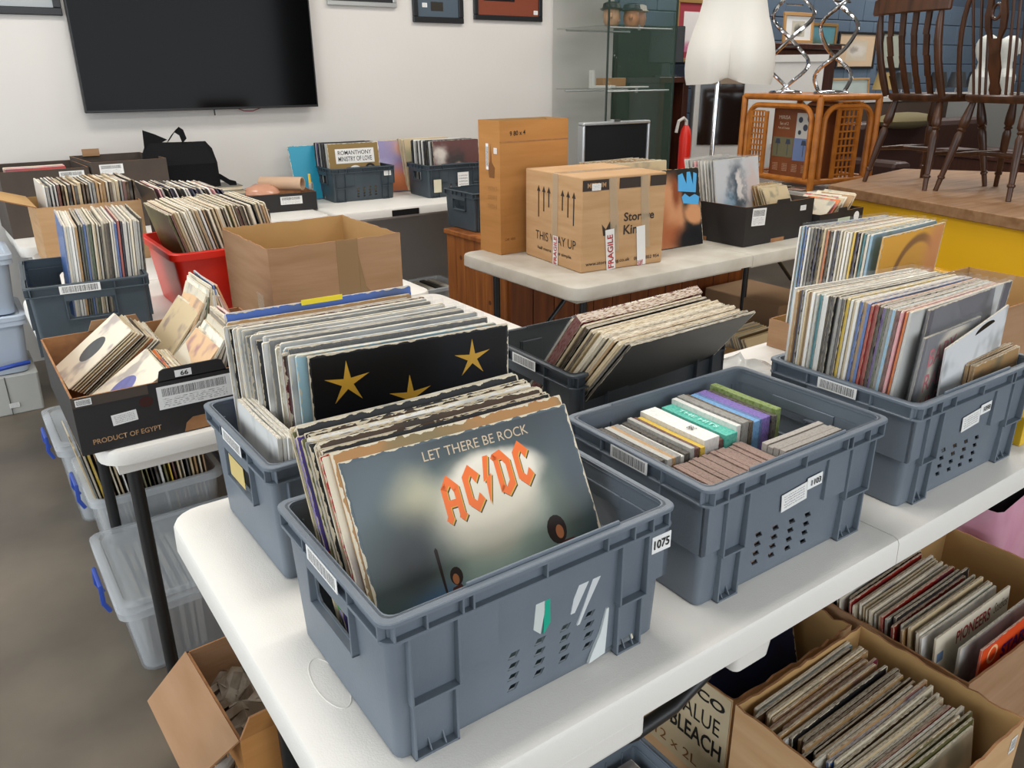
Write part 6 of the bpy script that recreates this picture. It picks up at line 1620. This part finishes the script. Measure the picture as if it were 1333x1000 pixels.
# dresser, pictures and lamps along the blue wall
BU = thing('mahogany_bureau', 'dark mahogany bureau against the blue wall', 'bureau', (6.20, 4.85, 0))
MB().box(0, 0, 0, 0.95, 0.5, 1.62).build('bureau_body', M_mahog, BU, bevel=0.004)
MB().box(-0.03, -0.03, 1.62, 0.98, 0.5, 1.67).build('cornice', M_mahog, BU, bevel=0.008)
for k in range(4):
    d_r = MB().box(0.05, -0.012, 0.15 + k * 0.26, 0.90, 0.0, 0.38 + k * 0.26).build('drawer', M_mahog, BU, bevel=0.003)
    for x_ in (0.25, 0.70):
        MB().sphere((x_, -0.022, 0.265 + k * 0.26), 0.014, 0.012, 0.014, 8, 6).build('knob', mat('brass', '#a98845', 0.3, 0.9), d_r, smooth=True)
framed('framed_picture', 'small wooden framed cat picture near the mannequin', 6.45, 6.88, 1.672, 1.93, 4.95, FG, M_paperwhite, 0.03, [(0.25, 0.15, 0.75, 0.8, cover_picture('cat_print', '#c9c3b2', [(0.5, 0.4, 0.3, 0.35, '#5a5a55', 0.5)], 0.3, 6))], lean=0.05)
framed('framed_picture', 'gold framed green landscape behind the spiral lamps', 7.48, 8.05, 1.42, 1.90, 5.50, mat('gold_frame', '#8c6a35', 0.5), M_cream, 0.03, [(0, 0, 1, 1, cover_picture('landscape_print', '#6f8a7a', [(0.5, 0.85, 0.7, 0.25, '#5d8f9c', 0.5), (0.4, 0.4, 0.35, 0.3, '#4c5a40', 0.6), (0.5, 0.1, 0.6, 0.2, '#a89a6c', 0.6)], 0.3, 5))])
framed('framed_picture', 'dark framed pale drawing of a house on the blue wall', 8.10, 8.80, 1.46, 1.83, 5.503, FB, mat('sand_mount', '#cbb193', 0.7), 0.025, [(0.22, 0.18, 0.80, 0.82, cover_picture('house_print', '#c9bca8', [(0.5, 0.5, 0.4, 0.3, '#d4cdc4', 0.4), (0.35, 0.55, 0.2, 0.15, '#a39a92', 0.6)], 0.3, 6))])
framed('framed_picture', 'dark framed grey-green drawing right of the pale house', 8.90, 9.35, 1.44, 1.85, 5.503, FB, mat('grey_green_mount', '#9a9f92', 0.7), 0.03)
SB = thing('display_shelf', 'low white display shelf of lamps along the blue wall', 'shelf', (7.3, 4.7, 0))
MB().box(0, 0, 1.15, 3.4, 0.6, 1.19).build('shelf_top', M_white2, SB)
MB().box(0, 0.02, 0, 3.4, 0.6, 1.15).build('shelf_body', mat('brown_shelf_body', '#5b4a40', 0.6), SB)  # one even brown over the whole body
framed('framed_picture', 'pale seascape print standing on the display shelf', 7.45, 8.15, 1.192, 1.37, 5.10, FG, mat('pale_sea', '#a9b6b4', 0.6), 0.02, lean=0.1)
for k, (x_, c_) in enumerate(((8.02, '#a88f5a'), (8.36, '#2c2d31'), (9.05, '#26272c'), (9.45, '#2f3136'), (9.85, '#26272c'), (10.2, '#2a2b30'))):
    t = thing('table_lamp', '%s shaded small table lamp, %s from the left on the display shelf' % ('gold' if k == 0 else 'black', 'first' if k == 0 else ordinal(k + 1)), 'lamp', (x_, 4.86, 1.19), 0, 'small table lamps on the display shelf')
    MB().lathe([(0.05, 0), (0.05, 0.01), (0.012, 0.02), (0.010, 0.08)], 14).build('lamp_base', M_alu, t, smooth=True)
    MB().lathe([(0.105, 0.07), (0.070, 0.23)], 20, cap0=False).build('lamp_shade', mat('shade_' + c_[1:], c_, 0.6), t, smooth=True)
def bust(label, x, y, z, rz):
    t = thing('mannequin_bust', label, 'mannequin', (x, y, z), rz, 'white mannequin busts')
    rings = [(0.0, 0.15, 0.09), (0.12, 0.19, 0.10), (0.22, 0.20, 0.10), (0.27, 0.15, 0.085), (0.30, 0.065, 0.06), (0.36, 0.052, 0.055), (0.40, 0.065, 0.08), (0.46, 0.080, 0.098), (0.52, 0.082, 0.10), (0.57, 0.065, 0.08), (0.60, 0.025, 0.03)]
    MB().loft([[(a * math.cos(2 * PI * k / 20), b_ * math.sin(2 * PI * k / 20), zz) for k in range(20)] for zz, a, b_ in rings]).build('bust_shell', mat('white_mannequin', '#dcdcd6', 0.5), t, smooth=True)
    MB().prism([(-0.012, 0.43), (0.012, 0.43), (0.006, 0.49), (-0.006, 0.49)], (0, -0.115, 0), (1, 0, 0), (0, 0, 1), (0, 0.03, 0)).build('nose', mat('white_mannequin', '#dcdcd6', 0.5), t, bevel=0.004)
    return t
bust('white mannequin bust seen between the two chairs, nearer the slat-back chair', 8.56, 4.17, 1.15, math.radians(30))
bust('white mannequin bust seen through the hoop-back chair', 9.0, 4.17, 1.15, math.radians(40))
simple('glass_top_stand', 'grey stand carrying the two mannequin busts', 'stand', [(8.36, 4.0, 0, 9.4, 4.35, 1.15)], mat('grey_stand', '#8b8b88', 0.6))
SF = thing('sofa', 'brown sofa with an olive cushion behind the chairs', 'sofa', (6.35, 3.55, 0), math.radians(-8))
MB().box(0, 0, 0.05, 1.8, 0.75, 0.55).build('sofa_base', mat('brown_leather', '#3b231c', 0.5), SF, bevel=0.03, seg=2)
MB().box(0, 0.55, 0.5, 1.8, 0.80, 1.02).build('sofa_back', mat('brown_leather', '#3b231c', 0.5), SF, bevel=0.05, seg=2)
MB().sphere((0.55, 0.50, 1.03), 0.36, 0.14, 0.07, 14, 8).build('cushion', mat('olive_cushion', '#746a4c', 0.9), SF, smooth=True)
for x_ in (-0.12, 1.72):
    MB().box(x_, 0, 0.05, x_ + 0.2, 0.8, 0.75).build('sofa_arm', mat('brown_leather', '#3b231c', 0.5), SF, bevel=0.04, seg=2)
AR = thing('grey_armchair', 'grey armchair with a white cloth behind the hoop-back chair', 'armchair', (7.35, 2.55, 0), math.radians(-20))
MB().box(-0.4, -0.4, 0.1, 0.4, 0.4, 0.5).build('seat', mat('grey_upholstery', '#77757a', 0.9), AR, bevel=0.05, seg=2)
MB().box(-0.4, 0.2, 0.4, 0.4, 0.42, 0.95).build('backrest', mat('grey_upholstery', '#77757a', 0.9), AR, bevel=0.07, seg=2)
MB().box(-0.45, -0.42, 0.45, 0.1, -0.1, 0.62).build('white_cloth', M_white2, AR, bevel=0.04, seg=2)
MC = thing('mahogany_chest', 'dark mahogany panelled chest behind the yellow counter', 'chest', (5.72, 2.35, 0), math.radians(-17))
MB().box(0, 0, 0, 0.35, 0.95, 0.86).build('chest_body', M_mahog, MC, bevel=0.004)
MB().box(-0.02, -0.02, 0.86, 0.37, 0.97, 0.89).build('chest_top', M_mahog, MC, bevel=0.004)

# ------------------------------------------------------------------ the remaining, smaller sleeves as one object
vs, fs, mi, cols_, seeds = [], [], [], [], []
for me, M4, col in REST:
    o_ = len(vs)
    vs += [tuple(M4 @ v.co) for v in me.vertices]
    sd = random.random()
    for p_ in me.polygons:
        fs.append(tuple(o_ + i for i in p_.vertices)); mi.append(p_.material_index); cols_.append(col); seeds.append(sd)
rm_ = bpy.data.meshes.new('record_sleeves')
rm_.from_pydata(vs, [], fs)
rm_.polygons.foreach_set('material_index', mi)
at = rm_.attributes.new('tint', 'FLOAT_COLOR', 'FACE')
at.data.foreach_set('color', [c for q in cols_ for c in q])
at = rm_.attributes.new('seed', 'FLOAT', 'FACE')
at.data.foreach_set('value', seeds)
ro = link('record_sleeves', rm_, [M_cover_j, M_edge_j, M_spine_j])
tag(ro, 'rows of smaller record sleeves standing in the farther boxes and tubs', 'records')
ro['kind'] = 'stuff'
